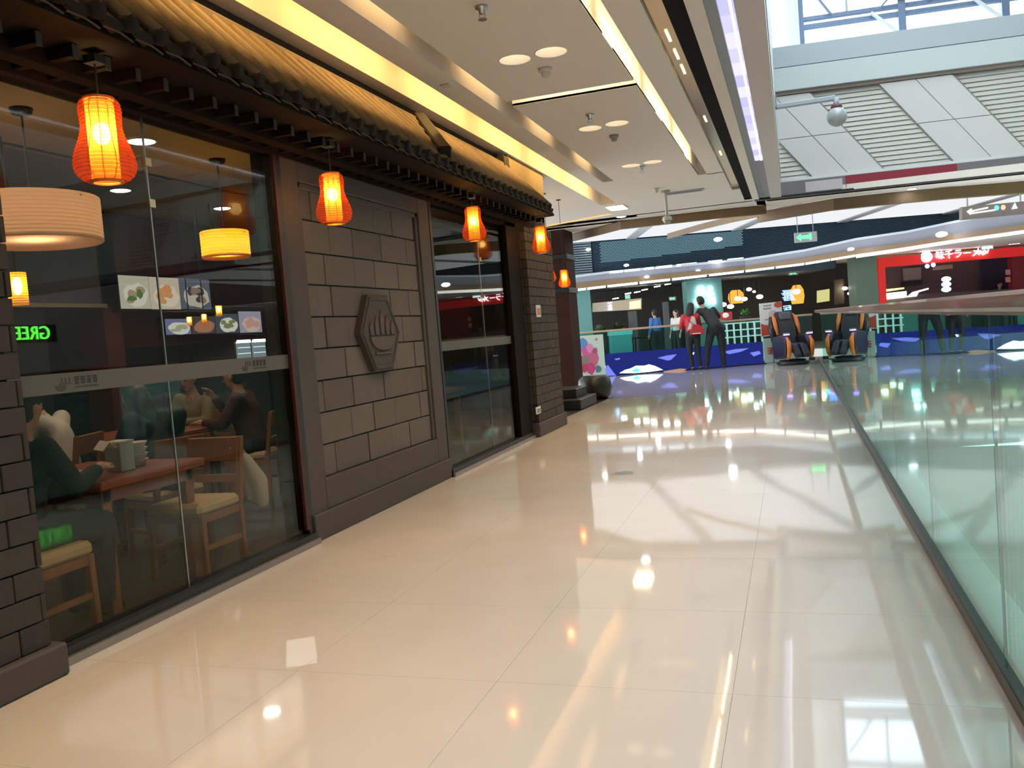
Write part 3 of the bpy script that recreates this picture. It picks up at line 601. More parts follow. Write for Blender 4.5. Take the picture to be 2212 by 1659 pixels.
# ------------------------------------------------------------------ far gallery bands
def U(px, py, v): return at_v(px, py, v).dot(RT)
def ub(u0, u1, v0, v1, z0, z1): return MB().prism([UV(u0, v0, z0), UV(u1, v0, z0), UV(u1, v0, z1), UV(u0, v0, z1)], FW*(v1-v0))
bw = struct('wall_gallery_end', ub(-2, 11.4, 29.75, 29.95, 2.6, 4.3).prism([UV(11.4, 29.75, 3.04), UV(24, 29.75, 3.04), UV(24, 29.75, 4.3), UV(11.4, 29.75, 4.3)], FW*.2), mat('navy backing', (.02, .035, .05), .6))
m_navy = mat('navy ribbed cladding', (.020, .048, .072), .4, spec=.25, noise=.1)
for k in range(26): ub(3.1, 20 if k > 1 else 11.3, 29.66, 29.75, 2.95+.05*k, 2.95+.05*k+.034).build('slat', m_navy, bw)
for k in range(14): ub(1.2, 3.05, 29.5, 29.75, 3.05+.08*k, 3.05+.08*k+.05).build('slat', mat('slate ribs', (.10, .14, .16), .4), bw)
b = MB(); m_mos = glow('lit mosaic', (.26, .48, .58), .36)
for r in range(14):
    for c in range(52):
        u = 3.35+.094*c+(.047 if r % 2 else 0); z = 3.42+.05*r - (0 if c > 26 else .0)
        if z < 3.42+.011*max(0, c-10)*.4: continue
        pp = [UV(u, 29.64, z), UV(u+.08, 29.64, z), UV(u+.08, 29.64, z+.036), UV(u, 29.64, z+.036)]; b.add(pp, [(0, 1, 2, 3)])
b.build('mosaic_screen', m_mos, bw, kind='stuff')
def band(name, rows, m, depth, parent=None):
    mb = MB()
    for (x0, a0, b0, v0), (x1, a1, b1, v1) in zip(rows, rows[1:]):
        mb.prism([at_v(x0, b0, v0), at_v(x1, b1, v1), at_v(x1, a1, v1), at_v(x0, a0, v0)], FW*depth)
    return struct(name, mb, m, parent)
SL = [(1225, 601, 615, 29.5), (1310, 590, 605, 29.5), (1450, 577, 591, 29.4), (1610, 562, 575, 28.8), (1740, 542, 557, 26.5), (1850, 518, 538, 24.4), (1960, 502, 524, 22.6), (2060, 481, 506, 21.2), (2212, 452, 485, 19.6), (2400, 412, 455, 18)]
m_slab = mat('grey gallery fascia', (.22, .225, .26), .4)
sl = band('trim_10', SL, m_slab, .6)
band('fascia_lip', [(x, a-4, a+1, v-.02) for x, a, b_, v in SL], mat('pale lip', (.45, .49, .53), .35), .2, sl)
WD = [(1225, 615, 626, 29.45), (1310, 605, 616, 29.45), (1450, 591, 601, 29.35), (1610, 575, 583, 28.75), (1740, 557, 567, 26.4), (1850, 538, 549, 24.3), (1960, 524, 533, 22.5), (2060, 506, 517, 21.1), (2212, 485, 496, 19.5), (2400, 455, 470, 17.9)]
struct('trim_11', MB(), m_woodtrim) if False else band('trim_11', WD, m_woodtrim, .5)
lt = thing('light_line', 'long white light line under the far gallery fascia', 'light line', at_v(1450, 603, 29))
g_line = glow('white line', (1, .96, .90), 2.6)
for (x0, a0, b0, v0), (x1, a1, b1, v1) in zip(WD, WD[1:]):
    for s in range(2):
        f0, f1 = s/2+.02, (s+1)/2-.02; L = lambda a, c, f: a+(c-a)*f
        hh = 5 if x0 < 1800 else 8
        MB().prism([at_v(L(x0, x1, f0), L(b0, b1, f0)+hh, L(v0, v1, f0)+.2), at_v(L(x0, x1, f1), L(b0, b1, f1)+hh, L(v0, v1, f1)+.2), at_v(L(x0, x1, f1), L(b0, b1, f1)+.5, L(v0, v1, f1)+.2), at_v(L(x0, x1, f0), L(b0, b1, f0)+.5, L(v0, v1, f0)+.2)], FW*.1).build('light_segment', g_line, lt)
wt = thing('light_line', 'bluish white lit slots along the foot of the navy ribbed wall', 'light line', at_v(1450, 580, 29))
for x0, x1 in ((1318, 1345), (1350, 1382), (1392, 1412), (1418, 1452), (1462, 1505), (1530, 1560), (1572, 1606)):
    yy = lambda x: 589-(x-1318)*.105
    MB().prism([at_v(x0, yy(x0)+2, 29.3), at_v(x1, yy(x1)+2, 29.3), at_v(x1, yy(x1)-3, 29.3), at_v(x0, yy(x0)-3, 29.3)], FW*.05).build('light_segment', glow('blue white', (.75, .88, 1), 1.5), wt)
struct('ceiling_shops', MB().prism([UV(0, 29.9, 2.62), UV(11.5, 29.9, 2.62), UV(11.5, 36, 2.62), UV(0, 36, 2.62)], (0, 0, .3)), m_dark)
struct('ceiling_canopy', MB().prism([UV(11.5, 24.8, 2.98), UV(24, 19.5, 2.98), UV(24, 36, 2.98), UV(11.5, 36, 2.98)], (0, 0, .06)), mat('canopy white', (.72, .68, .62), .6))
for k, (px, py) in enumerate([(1271, 539), (1353, 573), (1551, 517), (1548, 567), (1397, 598), (1508, 586), (1838, 538), (2034, 506)]):
    p = at_v(px, py, [29.3, 28.9, 27, 28.9, 29.2, 29.2, 24, 21][k]); t = thing('spot_light', ['small spot on the slate ribs beside the dark column', '', '', '', '', '', '', ''][k] or ['', 'small spot under the left end of the lit slots', 'oval spot on the lit mosaic screen', 'small spot on the fascia under the mosaic screen', 'left tiny spot on the timber band', 'second tiny spot on the timber band', 'round spot on the fascia above the sage pillar', 'round spot on the fascia above the red sign'][k], 'spot light', p, 'small spots on the far gallery')
    rr = .09 if k in (2, 7) else .06
    MB().ball(p, (rr*1.5, rr, rr*.7), 10, 6).build('lens', g_cool, t, True); MB().tube([p+FW*.02, p+FW*.16], rr*.8, 8).build('barrel', m_grey, t)
# ------------------------------------------------------------------ far shops
def pillar(name, x0, x1, m, z1=2.62):
    u0, u1 = U(x0, 650, 31), U(x1, 650, 31); return struct(name, ub(u0, u1, 31, 31.7, 0, z1), m)
pillar('trim_12', 1243, 1276, m_teal); pn = pillar('trim_13', 1484, 1561, m_teal); pillar('trim_14', 1851, 1899, m_sage, 2.98)
struct('wall_shop_back', ub(0, 24, 34.2, 34.4, 0, 3), m_dark)
def strokes(name, x0, x1, y0, y1, v, g, n, parent, sd, th=.03):
    """a character of n neon bars inside a picture rectangle"""
    rr = random.Random(sd); b = MB(); A = at_v((x0+x1)/2, (y0+y1)/2, v); w = (x1-x0)/FPX*v/2; h = (y1-y0)/FPX*v/2
    for k in range(n):
        if k % 2 == 0: z = h*(1-2*(k+.5)/n); a, c = -w*rr.uniform(.6, 1), w*rr.uniform(.6, 1); p0, p1 = A+RT*a+Vector((0, 0, z)), A+RT*c+Vector((0, 0, z+h*.08))
        else: x = w*rr.uniform(-.7, .7); p0, p1 = A+RT*x+Vector((0, 0, h*rr.uniform(.3, 1))), A+RT*(x+w*rr.uniform(-.4, .4))+Vector((0, 0, -h*rr.uniform(.3, 1)))
        b.bar(p0, p1, th, th)
    return b.build(name, g, parent)
g_neon = glow('white neon', (.86, .92, 1), 7); g_blue = glow('blue neon', (.16, .32, 1), 3.2)
t = thing('neon_sign', 'white neon shop sign in two rows on the teal pillar', 'sign', at_v(1523, 640, 30.9))
for k, (a, b_, c, d, n) in enumerate([(1507, 1524, 619, 640, 8), (1528, 1541, 619, 629, 6), (1527, 1544, 632, 638, 5), (1502, 1518, 645, 661, 8), (1528, 1547, 643, 659, 8)]): strokes('character', a, b_, c, d, 30.9, g_neon, n, t, 30+k, .04)
t = thing('neon_sign', 'blue neon shop sign above the white and red poster stand', 'sign', at_v(1700, 645, 30.9))
for k, (a, b_, c, d, n) in enumerate([(1688, 1712, 627, 637, 7), (1690, 1716, 638, 651, 8), (1692, 1712, 660, 672, 6)]): strokes('character', a, b_, c, d, 30.9, g_blue, n, t, 50+k)
# left shop
p0 = at_v(1280, 672, 31.2)
t = thing('shop_sign', 'beige lit fascia board inside the far left shop', 'sign', at_v(1330, 660, 31.2))
vquad([(1280, 655), (1386, 644), (1386, 668), (1280, 674)], 31.2, .08).build('board', mat('beige board', (.30, .26, .18), .5, emit=(.5, .42, .28), es=.35), t)
vquad([(1360, 652), (1384, 648), (1384, 665), (1360, 668)], 31.17, .02).build('lit_end', glow('cream glow', (1, .8, .5), .9), t)
strokes('character', 1312, 1324, 653, 673, 31.1, glow('violet neon', (.45, .45, 1), 3), 6, t, 61); strokes('lettering', 1285, 1311, 661, 669, 31.1, mat('grey letters', (.6, .6, .6), .5), 7, t, 62, .02)
m_steelg = mat('grey panel', (.13, .13, .135), .5)
for k, (x0, x1, y0, lab) in enumerate([(1357, 1376, 672, 'narrow grey upright panel in the far left shop'), (1433, 1446, 652, 'slim grey door leaf between the far shops')]):
    u0, u1 = U(x0, 680, 31.4), U(x1, 680, 31.4); o = ub(u0, u1, 31.4, 31.5, 0, at_v(x0, y0, 31.4).z).build('partition_panel', m_steelg, bevel=.01); tag(o, lab, 'partition')
rl = random.Random(5)
LP = [(1245, 637), (1264, 636), (1357, 634), (1377, 631), (1393, 626), (1330, 645), (1443, 614), (1420, 619)]
for k, (x, y) in enumerate(LP):
    p = at_v(x, y, 32); o = MB().prism([p-RT*.11-Vector((0, 0, .02)), p+RT*.11+Vector((0, 0, .0)), p+RT*.11+Vector((0, 0, .03)), p-RT*.11+Vector((0, 0, .01))], FW*.08).build('track_light', g_white); MB().tube([p+Vector((0, 0, .02)), Vector((p.x, p.y, 2.63))], .008, 5).build('stem', m_black, o); tag(o, ['slim light above the left teal pillar edge', 'slim light just right of the left teal pillar', 'slim light midway along the far left shop ceiling', 'second slim light midway along the far left shop ceiling', 'slim light above the right end of the beige board', 'slim light over the middle of the beige board', 'slim light nearest the neon pillar', 'slim light above the slim grey door leaf'][k], 'ceiling light', 'slim lights in the far left shop')
def exit_sign(name, x, y, v, w, h, lab, rod=True):
    A = at_v(x, y, v); t = thing(name, lab, 'exit sign', A); R2 = RT*(w/2)
    MB().prism([A-R2+Vector((0, 0, -h/2)), A+R2+Vector((0, 0, -h/2)), A+R2+Vector((0, 0, h/2)), A-R2+Vector((0, 0, h/2))], FW*.05).build('case', mat('sign case', (.45, .45, .48), .4), t, bevel=.004)
    A2 = A-FW*.004; g = glow('exit green', (.10, .85, .25), 1.8)
    def P(a, c): return A2+RT*(a*w/2)+Vector((0, 0, c*h/2))
    MB().prism([P(-.9, 0), P(-.45, -.75), P(-.45, -.3), P(.3, -.4), P(.3, .4), P(-.45, .3), P(-.45, .75)], -FW*.006).build('arrow', g, t)
    b = MB(); b.prism([P(.3, -.6), P(.5, -.6), P(.5, .7), P(.3, .7)], -FW*.006); b.build('figure', g, t)
    if rod:
        for s in (-.7, .7): MB().tube([A+RT*(s*w/2)+FW*.02+Vector((0, 0, h/2)), A+RT*(s*w/2)+FW*.02+Vector((0, 0, h/2+.5))], .012, 6).build('rod', m_grey, t)
    return t
exit_sign('exit_sign', 1741, 512, 24, .62, .27, 'green arrow exit sign hanging before the navy ribbed wall')
exit_sign('exit_sign', 1714, 590, 31.5, .34, .14, 'small green exit sign in the dark restaurant ceiling', False)
exit_sign('exit_sign', 1356, 641, 32.5, .2, .18, 'faint green exit sign at the left of the far left shop', False); exit_sign('exit_sign', 1453, 645, 32.6, .26, .14, 'faint green exit sign near the slim grey door leaf', False)
# hanging direction board
A = at_v(2140, 452, 17.5); t = thing('direction_board', 'brown hanging direction board with lit symbols at the right', 'sign', A)
def PB(x, y, d=0): return at_v(x, y, 17.5-d)
MB().prism([PB(2078, 447), PB(2230, 433), PB(2230, 460), PB(2078, 475)], FW*.12).build('case', mat('taupe case', (.23, .18, .16), .5), t, bevel=.01)
gw = glow('sign white', (.80, .95, .92), 1.6)
MB().prism([PB(2092, 456, .01), PB(2134, 447, .01), PB(2134, 450, .01), PB(2092, 459, .01)], -FW*.006).build('lettering', gw, t); MB().prism([PB(2094, 460, .01), PB(2150, 452, .01), PB(2150, 455, .01), PB(2094, 463, .01)], -FW*.006).build('lettering', gw, t)
MB().prism([PB(2088, 457, .01), PB(2098, 450, .01), PB(2102, 458, .01), PB(2096, 464, .01)], -FW*.006).build('arrow', gw, t)
for x, y, c in ((2153, 449, (.1, .9, .75)), (2167, 448, (1, .35, .22))): MB().ball(PB(x, y, .01), (.045, .01, .05), 10, 6).build('symbol', glow('symbol %.1f' % c[0], c, 1.6), t)
MB().prism([PB(2185, 452, .01), PB(2198, 450, .01), PB(2192, 438, .01)], -FW*.006).build('symbol', gw, t)
for x in (2090, 2205): MB().tube([PB(x, 446, -.05), PB(x, 446, -.05)+Vector((0, 0, .9))], .015, 6).build('rod', m_grey, t)
# dark restaurant with bulbs
BL = ['white bulb in front of the round orange lampshade', 'white bulb just right of the round orange lampshade', 'white bulb midway between the two orange lampshades', 'highest white bulb right above the round orange lampshade', 'lower bulb beside the teal neon pillar', 'second lower bulb beside the teal neon pillar',
      'white bulb in the tall orange lampshade', 'white bulb before the wooden screen', 'tiny bulb under the one before the wooden screen', 'tiny dim bulb beside the highest bulb']
for k, (x, y, r) in enumerate([(1594, 645, .10), (1608, 646, .09), (1641, 641, .10), (1618, 625, .08), (1562, 658, .10), (1578, 662, .10), (1720, 630, .12), (1825, 623, .08), (1834, 634, .05), (1629, 630, .05)]):
    p = at_v(x, y, 32); t = thing('pendant_bulb', BL[k]+' of the dark far restaurant', 'pendant light', p, 'bulbs in the dark far restaurant')
    MB().ball(p, (r*1.25, r, r*.8), 10, 6).build('bulb', glow('bulb white', (1, .9, .72), 12), t, True); MB().tube([p+Vector((0, 0, r*.7)), Vector((p.x, p.y, 2.62))], .012, 5).build('cord', m_black, t)
for k, (x, y, r, h, lab) in enumerate([(1590, 641, .30, .5, 'orange glowing lampshade among the bulbs of the dark restaurant'), (1722, 636, .26, .7, 'tall orange glowing lampshade beside the blue neon sign')]):
    p = at_v(x, y, 32.5); t = thing('lampshade', lab, 'pendant light', p)
    MB().lathe([(r*.5, h/2), (r*.9, h*.25), (r, -h*.1), (r*.8, -h/2)], 16, p).build('shade', glow('orange shade', (1, .42, .06), .85), t, True); MB().tube([p+Vector((0, 0, h/2)), Vector((p.x, p.y, 2.62))], .012, 5).build('cord', m_black, t)
o = vquad([(1766, 628), (1792, 624), (1792, 650), (1766, 654)], 32.6, .08).build('light_box', glow('yellow panel', (.75, .70, .28), .6)); tag(o, 'pale yellow lit panel in the dark restaurant left of the sage pillar', 'panel')
o = vquad([(1803, 605), (1822, 602), (1824, 655), (1805, 658)], 32.2, .1).build('wood_screen', mat('screen wood', (.08, .06, .035), .6)); tag(o, 'dark wooden screen between the yellow panel and the sage pillar', 'screen')
def table_far(x, y, lab):
    p = at_v(x, y, 30.2); t = thing('dining_table', lab, 'table', Vector((p.x, p.y, 0)), 'tables outside the far restaurants'); z = .72
    MB().box(p.x-.35, p.x+.35, p.y-.35, p.y+.35, z, z+.04).build('tabletop', m_darkwood, t)
    for a in (-.3, .3):
        for c in (-.3, .3): MB().box(p.x+a-.02, p.x+a+.02, p.y+c-.02, p.y+c+.02, 0, z).build('leg', m_darkwood, t)
    return p
for x_, y_, l_ in ((1386, 706, 'dark dining table beside the person in blue shirt'), (1645, 692, 'dark dining table behind the pale railing')): table_far(x_, y_, l_)
def leafy(x, y, v, r, lab, n=40, m=None):
    p = at_v(x, y, v); t = thing('potted_plant', lab, 'plant', Vector((p.x, p.y, 0))); rr = random.Random(int(x))
    MB().lathe([(.001, .0), (.16, .0), (.2, max(.3, p.z-r)), (.17, max(.3, p.z-r)), (.001, max(.3, p.z-r)-.03)], 12, (p.x, p.y, 0)).build('pot', m_dark, t, True)
    b = MB()
    for k in range(n):
        a = rr.uniform(0, 2*PI); e = rr.uniform(0, 1.3); d = Vector((math.cos(a)*math.cos(e), math.sin(a)*math.cos(e), math.sin(e))); c = Vector((p.x, p.y, p.z-r*.8)); q = c+d*r*rr.uniform(.7, 1.25); s = d.cross(Vector((0, 0, 1))).normalized()*r*.28
        b.add([c+d*r*.2, c+d*r*.7+s, q, c+d*r*.7-s], [(0, 1, 2, 3)])
    b.build('leaves', m or mat('leaf green', (.10, .15, .05), .5), t, kind='stuff')
leafy(1297, 703, 30.4, .28, 'pale green leafy plant at the left end of the far shops'); leafy(1335, 700, 30.6, .32, 'dark green leafy plant before the far left shop', m=mat('dark leaf', (.05, .07, .03), .5)); leafy(1609, 669, 30.5, .22, 'bright green leafy plant on the far restaurant front', m=mat('bright leaf', (.12, .4, .08), .5))
t = thing('red_notice', 'red and white notice board above the pale railing', 'sign', at_v(1568, 680, 29.5)); vquad([(1553, 675), (1581, 673), (1582, 690), (1554, 691)], 29.5, .05).build('board', m_red, t); MB().ball(at_v(1567, 681, 29.48), (.12, .02, .09), 12, 6).build('emblem', m_white, t); b = MB().tube([at_v(1567, 690, 29.55), Vector((at_v(1567, 690, 29.55).x, at_v(1567, 690, 29.55).y, 0))], .02, 6).build('post', m_grey, t)
# pale railing across the void and the teal cabinet
t = thing('pale_railing', 'pale white post railing across the void, right of the couple', 'railing', at_v(1605, 735, 27.8)); zt_ = at_v(1605, 697, 27.8).z
for z in (zt_, zt_-.22, zt_-.44): ub(U(1565, 700, 27.8), U(1648, 700, 27.8), 27.78, 27.82, z-.02, z+.02).build('rail', m_white, t)
for k in range(6): ub(U(1568+15*k, 700, 27.8), U(1571+15*k, 700, 27.8), 27.77, 27.83, 0, zt_).build('post', m_white, t)
t = thing('cabinet', 'teal counter cabinet across the void, left of the couple', 'cabinet', at_v(1342, 760, 28.2)); u0, u1 = U(1320, 740, 28.2), U(1366, 740, 28.2); zz = at_v(1342, 724, 28.2).z
ub(u0, u1, 28.2, 28.8, 0, zz).build('body', mat('deep teal', (.03, .22, .21), .5), t, bevel=.01); ub(u0-.03, u1+.03, 28.17, 28.83, zz, zz+.14).build('top', mat('light teal', (.12, .42, .40), .45), t, bevel=.01)
# ------------------------------------------------------------------ red ramen shop on the right
V = 31.0
rs = thing('ramen_shop', 'red ramen shop front with white lit sign at the far right', 'shop front', at_v(1990, 640, V))
def sq(n, pts, v, th, m, par): return vquad(pts, v, th).build(n, m, par)
sq('header', [(1897, 557), (2420, 516), (2420, 535), (1897, 578)], V, .3, mat('red fascia', (.55, .025, .025), .4, emit=(1, .03, .025), es=.22), rs)
sq('side_post', [(1897, 578), (1912, 577), (1919, 720), (1904, 720)], V, .3, MATS['red fascia'], rs)
sq('right_wall', [(2186, 552), (2420, 533), (2420, 700), (2190, 700)], V+.3, .3, mat('maroon wall', (.20, .02, .03), .5), rs)
sq('back_panel', [(1910, 570), (2200, 545), (2200, 720), (1915, 720)], V+2.6, .1, mat('mauve wall', (.20, .14, .14), .6), rs)
sq('pale_panel', [(1952, 580), (1990, 577), (1990, 606), (1954, 608)], V+2.4, .1, mat('cream tiles', (.40, .36, .32), .5), rs)
sq('dark_shelf', [(1954, 607), (1992, 604), (1992, 614), (1954, 618)], V+2.2, .3, m_dark, rs)
sq('dark_panel', [(2120, 560), (2175, 556), (2178, 640), (2122, 640)], V+2.3, .1, mat('navy panel', (.06, .06, .10), .5), rs)
sq('counter', [(1912, 640), (2186, 624), (2190, 720), (1916, 720)], V+.2, .5, mat('counter dark', (.08, .06, .06), .4), rs)
sq('menu_board', [(2016, 575), (2058, 571), (2058, 580), (2016, 584)], V+.6, .05, mat('tan board', (.32, .24, .17), .5), rs)
for k in range(2): sq('picture', [(2172, 583+16*k), (2182, 582+16*k), (2183, 593+16*k), (2173, 594+16*k)], V+.28, .02, mat('pink picture', (.6, .25, .22), .5), rs)
def to_mesh(o):
    dg = bpy.context.evaluated_depsgraph_get(); me = bpy.data.meshes.new_from_object(o.evaluated_get(dg)); q = bpy.data.objects.new('lettering', me); C.objects.link(q); q.matrix_world = o.matrix_world.copy(); bpy.data.objects.remove(o); return q
def text(body, px, py, v, hpx, m, name, parent, ang=0.0, ext=.01):
    cu = bpy.data.curves.new(name, 'FONT'); cu.body = body; cu.size = hpx/FPX*v*1.3; cu.extrude = ext; cu.align_x = 'LEFT'; cu.align_y = 'CENTER'
    o = put(name, cu); cu.materials.append(m); d = (RT*math.cos(ang)+Vector((0, 0, math.sin(ang)))); up = (-FW).cross(d)
    mw = Matrix((d, up, -FW)).transposed().to_4x4(); mw.translation = at_v(px, py, v)
    o.matrix_world = mw; o = to_mesh(o)
    if parent: o.parent = parent; o.matrix_parent_inverse = parent.matrix_basis.inverted()
    return o
sg = thing('lit_sign', 'white lit lettering on the red ramen shop header', 'sign', at_v(2050, 553, V-.05))
g_let = glow('sign letters', (1, .93, .97), 6)
text('味千ラーメン', 2021, 553, V-.06, 15, g_let, 'lettering', sg); text('Ajisen', 2106, 545.5, V-.06, 9, g_let, 'lettering', sg)
MB().ball(at_v(2001, 555, V-.04), (.20, .03, .19), 16, 10).build('emblem', g_let, sg, True)
t = thing('counter_light', 'blazing white and orange counter lights in the red ramen shop', 'light', at_v(1935, 640, V))
sq('light_box', [(1911, 634), (1958, 629), (1958, 642), (1913, 647)], V+.1, .1, glow('blaze', (1, .88, .72), 5), t); sq('glow_tube', [(1914, 625), (1953, 621), (1953, 624), (1914, 630)], V+.15, .06, glow('orange tube', (1, .55, .12), 4), t)
sq('light_box', [(1972, 631), (2006, 622), (2006, 625), (1985, 631), (1980, 640), (1960, 642)], V+.1, .06, glow('blaze 2', (1, .85, .78), 2.2), t)
t = thing('lamp_column', 'pale blue glowing lamp column inside the red ramen shop', 'lamp', at_v(2044, 615, V+.5))
for k in range(3): MB().ball(at_v(2044, 603+11*k, V+.5), (.17, .17, .1), 12, 8).build('globe', glow('pale blue', (.45, .70, 1), 1.6), t, True)
MB().tube([at_v(2044, 598, V+.5), Vector((at_v(2044, 598, V+.5).x, at_v(2044, 598, V+.5).y, .02))], .03, 6).build('pole', m_grey, t)
for x, y, lab in ((2016, 572, 'left small blue spot under the lit ramen sign'), (2003, 575, 'violet spot under the ramen sign emblem')):
    p = at_v(x, y, V-.1); t = thing('spot_light', lab, 'spot light', p); MB().ball(p, .08, 10, 6).build('lens', glow('violet spot', (.35, .40, 1), 2.5), t, True); MB().tube([p, p+FW*.12], .03, 6).build('barrel', m_grey, t)
for x, y, lab in ((2132, 535, 'cyan white wall light at the right of the ramen sign'), (2190, 525, 'white projector lamp above the right end of the ramen sign')):
    p = at_v(x, y, V-.5); t = thing('projector_lamp', lab, 'lamp', p); MB().box(p.x-.2, p.x+.2, p.y-.05, p.y+.05, p.z-.06, p.z+.05).build('housing', m_grey, t, bevel=.01); MB().box(p.x-.17, p.x+.17, p.y-.062, p.y-.05, p.z-.04, p.z+.04).build('lens', glow('cyan lamp', (.75, .95, 1), 3), t)
    MB().tube([p+Vector((0, .03, .05)), Vector((p.x, p.y+.03, 2.98))], .015, 6).build('rod', m_grey, t)
# ------------------------------------------------------------------ far end balustrade with posters and LED skirt
VB = 21.1
fb = thing('cross_balustrade', 'glass balustrade with timber rail across the far end of the corridor', 'balustrade', UV(4.5, VB))
ub(.2, 7.45, VB-.05, VB+.05, 1.085, 1.135).build('handrail', mat('pale timber rail', (.52, .38, .28), .4), fb, bevel=.01); ub(.2, 7.45, VB-.03, VB+.03, 0, .07).build('base_channel', MATS['dark steel'], fb)
for k in range(5):
    a = .25+1.44*k; ub(a+.008, a+1.432, VB-.006, VB+.006, .07, 1.085).build('glass_panel', m_balu, fb)
def up_(x): return U(x, 770, VB)
u0, u1 = up_(1307), up_(1647)
led = thing('led_screen', 'deep blue LED skirt screen along the foot of the far balustrade', 'screen', UV((u0+u1)/2, VB-.08))
ub(u0, u1, VB-.09, VB-.05, .02, .55).build('panel', glow('screen blue', (.018, .028, .20), .62), led)
def patch(n, pts, g, d=.0): MB().prism([at_v(x, y, VB-.092-d) for x, y in pts], -FW*.004).build(n, g, led)
gA = glow('screen white', (.85, 1, 1), 2.2); gB = glow('screen violet', (.20, .25, .9), .7); gC = glow('screen cyan', (.1, .75, .95), 1.4)
patch('bright_cloud', [(1338, 806), (1350, 799), (1362, 796), (1374, 790), (1392, 790), (1402, 787), (1416, 791), (1432, 799), (1405, 803), (1372, 806)], gA); patch('cyan_patch', [(1366, 799), (1376, 795), (1384, 800), (1378, 804), (1368, 804)], gC, .004)
patch('violet_patch', [(1307, 812), (1307, 796), (1313, 788), (1319, 796), (1328, 808), (1332, 811)], gB); patch('violet_patch', [(1420, 773), (1440, 768), (1462, 765), (1450, 777), (1442, 779), (1432, 776)], gB); patch('violet_patch', [(1327, 775), (1340, 773), (1338, 777), (1330, 778)], gB)
patch('violet_patch', [(1486, 764), (1500, 761), (1498, 766), (1488, 768)], gA); patch('violet_patch', [(1560, 760), (1590, 754), (1618, 752), (1600, 760), (1575, 765)], gB); patch('violet_patch', [(1620, 762), (1640, 758), (1644, 764), (1628, 770)], gB)
patch('coral_reflection', [(1432, 802), (1470, 796), (1484, 797), (1476, 801), (1440, 806)], glow('coral', (.55, .32, .2), .6))  # orange floor reflection, put in as a glowing patch on the skirt
m_mint = mat('mint board', (.55, .68, .60), .5)
pt = thing('poster', 'pale mint poster with pink and blue blossom on the far balustrade', 'poster', UV(1.9, VB-.1))
ub(up_(1236), up_(1305), VB-.10, VB-.06, .05, 1.04).build('board', m_mint, pt, bevel=.004)
rp = random.Random(9)
for k, (x, y, r, c) in enumerate([(1268, 760, .2, (.62, .12, .30)), (1282, 775, .17, (.55, .14, .24)), (1258, 742, .15, (.12, .28, .60)), (1262, 778, .15, (.26, .2, .18)), (1276, 795, .15, (.55, .06, .22)), (1292, 797, .1, (.10, .2, .26)), (1274, 752, .12, (.75, .25, .5)), (1285, 757, .08, (.4, .1, .2)), (1288, 733, .04, (.7, .15, .2)), (1262, 796, .1, (.5, .05, .12))]):
    A = at_v(x, y, VB-.101-.0012*k); n = 9
    MB().prism([A+RT*(r*.8*math.cos(2*PI*i/n)*rp.uniform(.75, 1.2))+Vector((0, 0, r*math.sin(2*PI*i/n)*rp.uniform(.75, 1.2))) for i in range(n)], -FW*.001).build('blossom', mat('print %d' % k, c, .5), pt)
mb_ = thing('mint_board', 'mint green board with red lettering behind the massage chair', 'board', UV(6.7, VB-.1))
ub(up_(1649), 7.28, VB-.10, VB-.06, .02, .62).build('board', m_mint, mb_, bevel=.004)
for k in range(4): strokes('character', 1656+18*k, 1670+18*k, 751-k, 767-k, VB-.105, m_red, 6, mb_, 80+k, .022)
ps = thing('poster_stand', 'white and red poster board on a slim stand left of the massage chair', 'poster stand', Vector((at_v(1668, 790, 20.7).x, at_v(1668, 790, 20.7).y, 0)))
def pq(n, pts, d, m, th=.003): MB().prism([at_v(x, y, 20.7-d) for x, y in pts], FW*th).build(n, m, ps)
pq('board', [(1640, 656), (1688, 651), (1693, 722), (1645, 728)], 0, m_white, .03)
pq('red_field', [(1643.5, 699), (1652, 702), (1668, 703), (1682, 700), (1691, 697), (1692.5, 721), (1645.5, 727)], .004, mat('poster red', (.60, .09, .05), .5)); pq('print_line', [(1649, 660), (1666, 658), (1666, 660.5), (1649, 662.5)], .004, m_grey); pq('print_line', [(1649, 666), (1666, 664), (1666, 667), (1649, 669)], .004, m_grey)
pq('print_line', [(1652, 690), (1662, 689), (1662, 691), (1652, 692)], .004, m_grey); pq('rim_line', [(1650, 725), (1690, 720), (1690, 721), (1650, 726.5)], .006, m_offwhite)
for x, y, rx, rz in ((1681, 658, .10, .07), (1680, 694, .09, .045), (1670, 679, .11, .10)):
    A = at_v(x, y, 20.694); MB().prism([A+RT*(rx*math.cos(2*PI*i/14))+Vector((0, 0, rz*math.sin(2*PI*i/14))) for i in range(14)], -FW*.002).build('print_dot', MATS['poster red'] if x != 1670 else mat('pink print', (.75, .55, .55), .5), ps)
q = at_v(1668, 726, 20.74); MB().tube([q, Vector((q.x, q.y, .02))], .018, 8).build('post', m_grey, ps, True); MB().lathe([(.001, .025), (.16, .02), (.18, 0), (.001, 0)], 18, (q.x, q.y, 0)).build('foot', m_grey, ps)
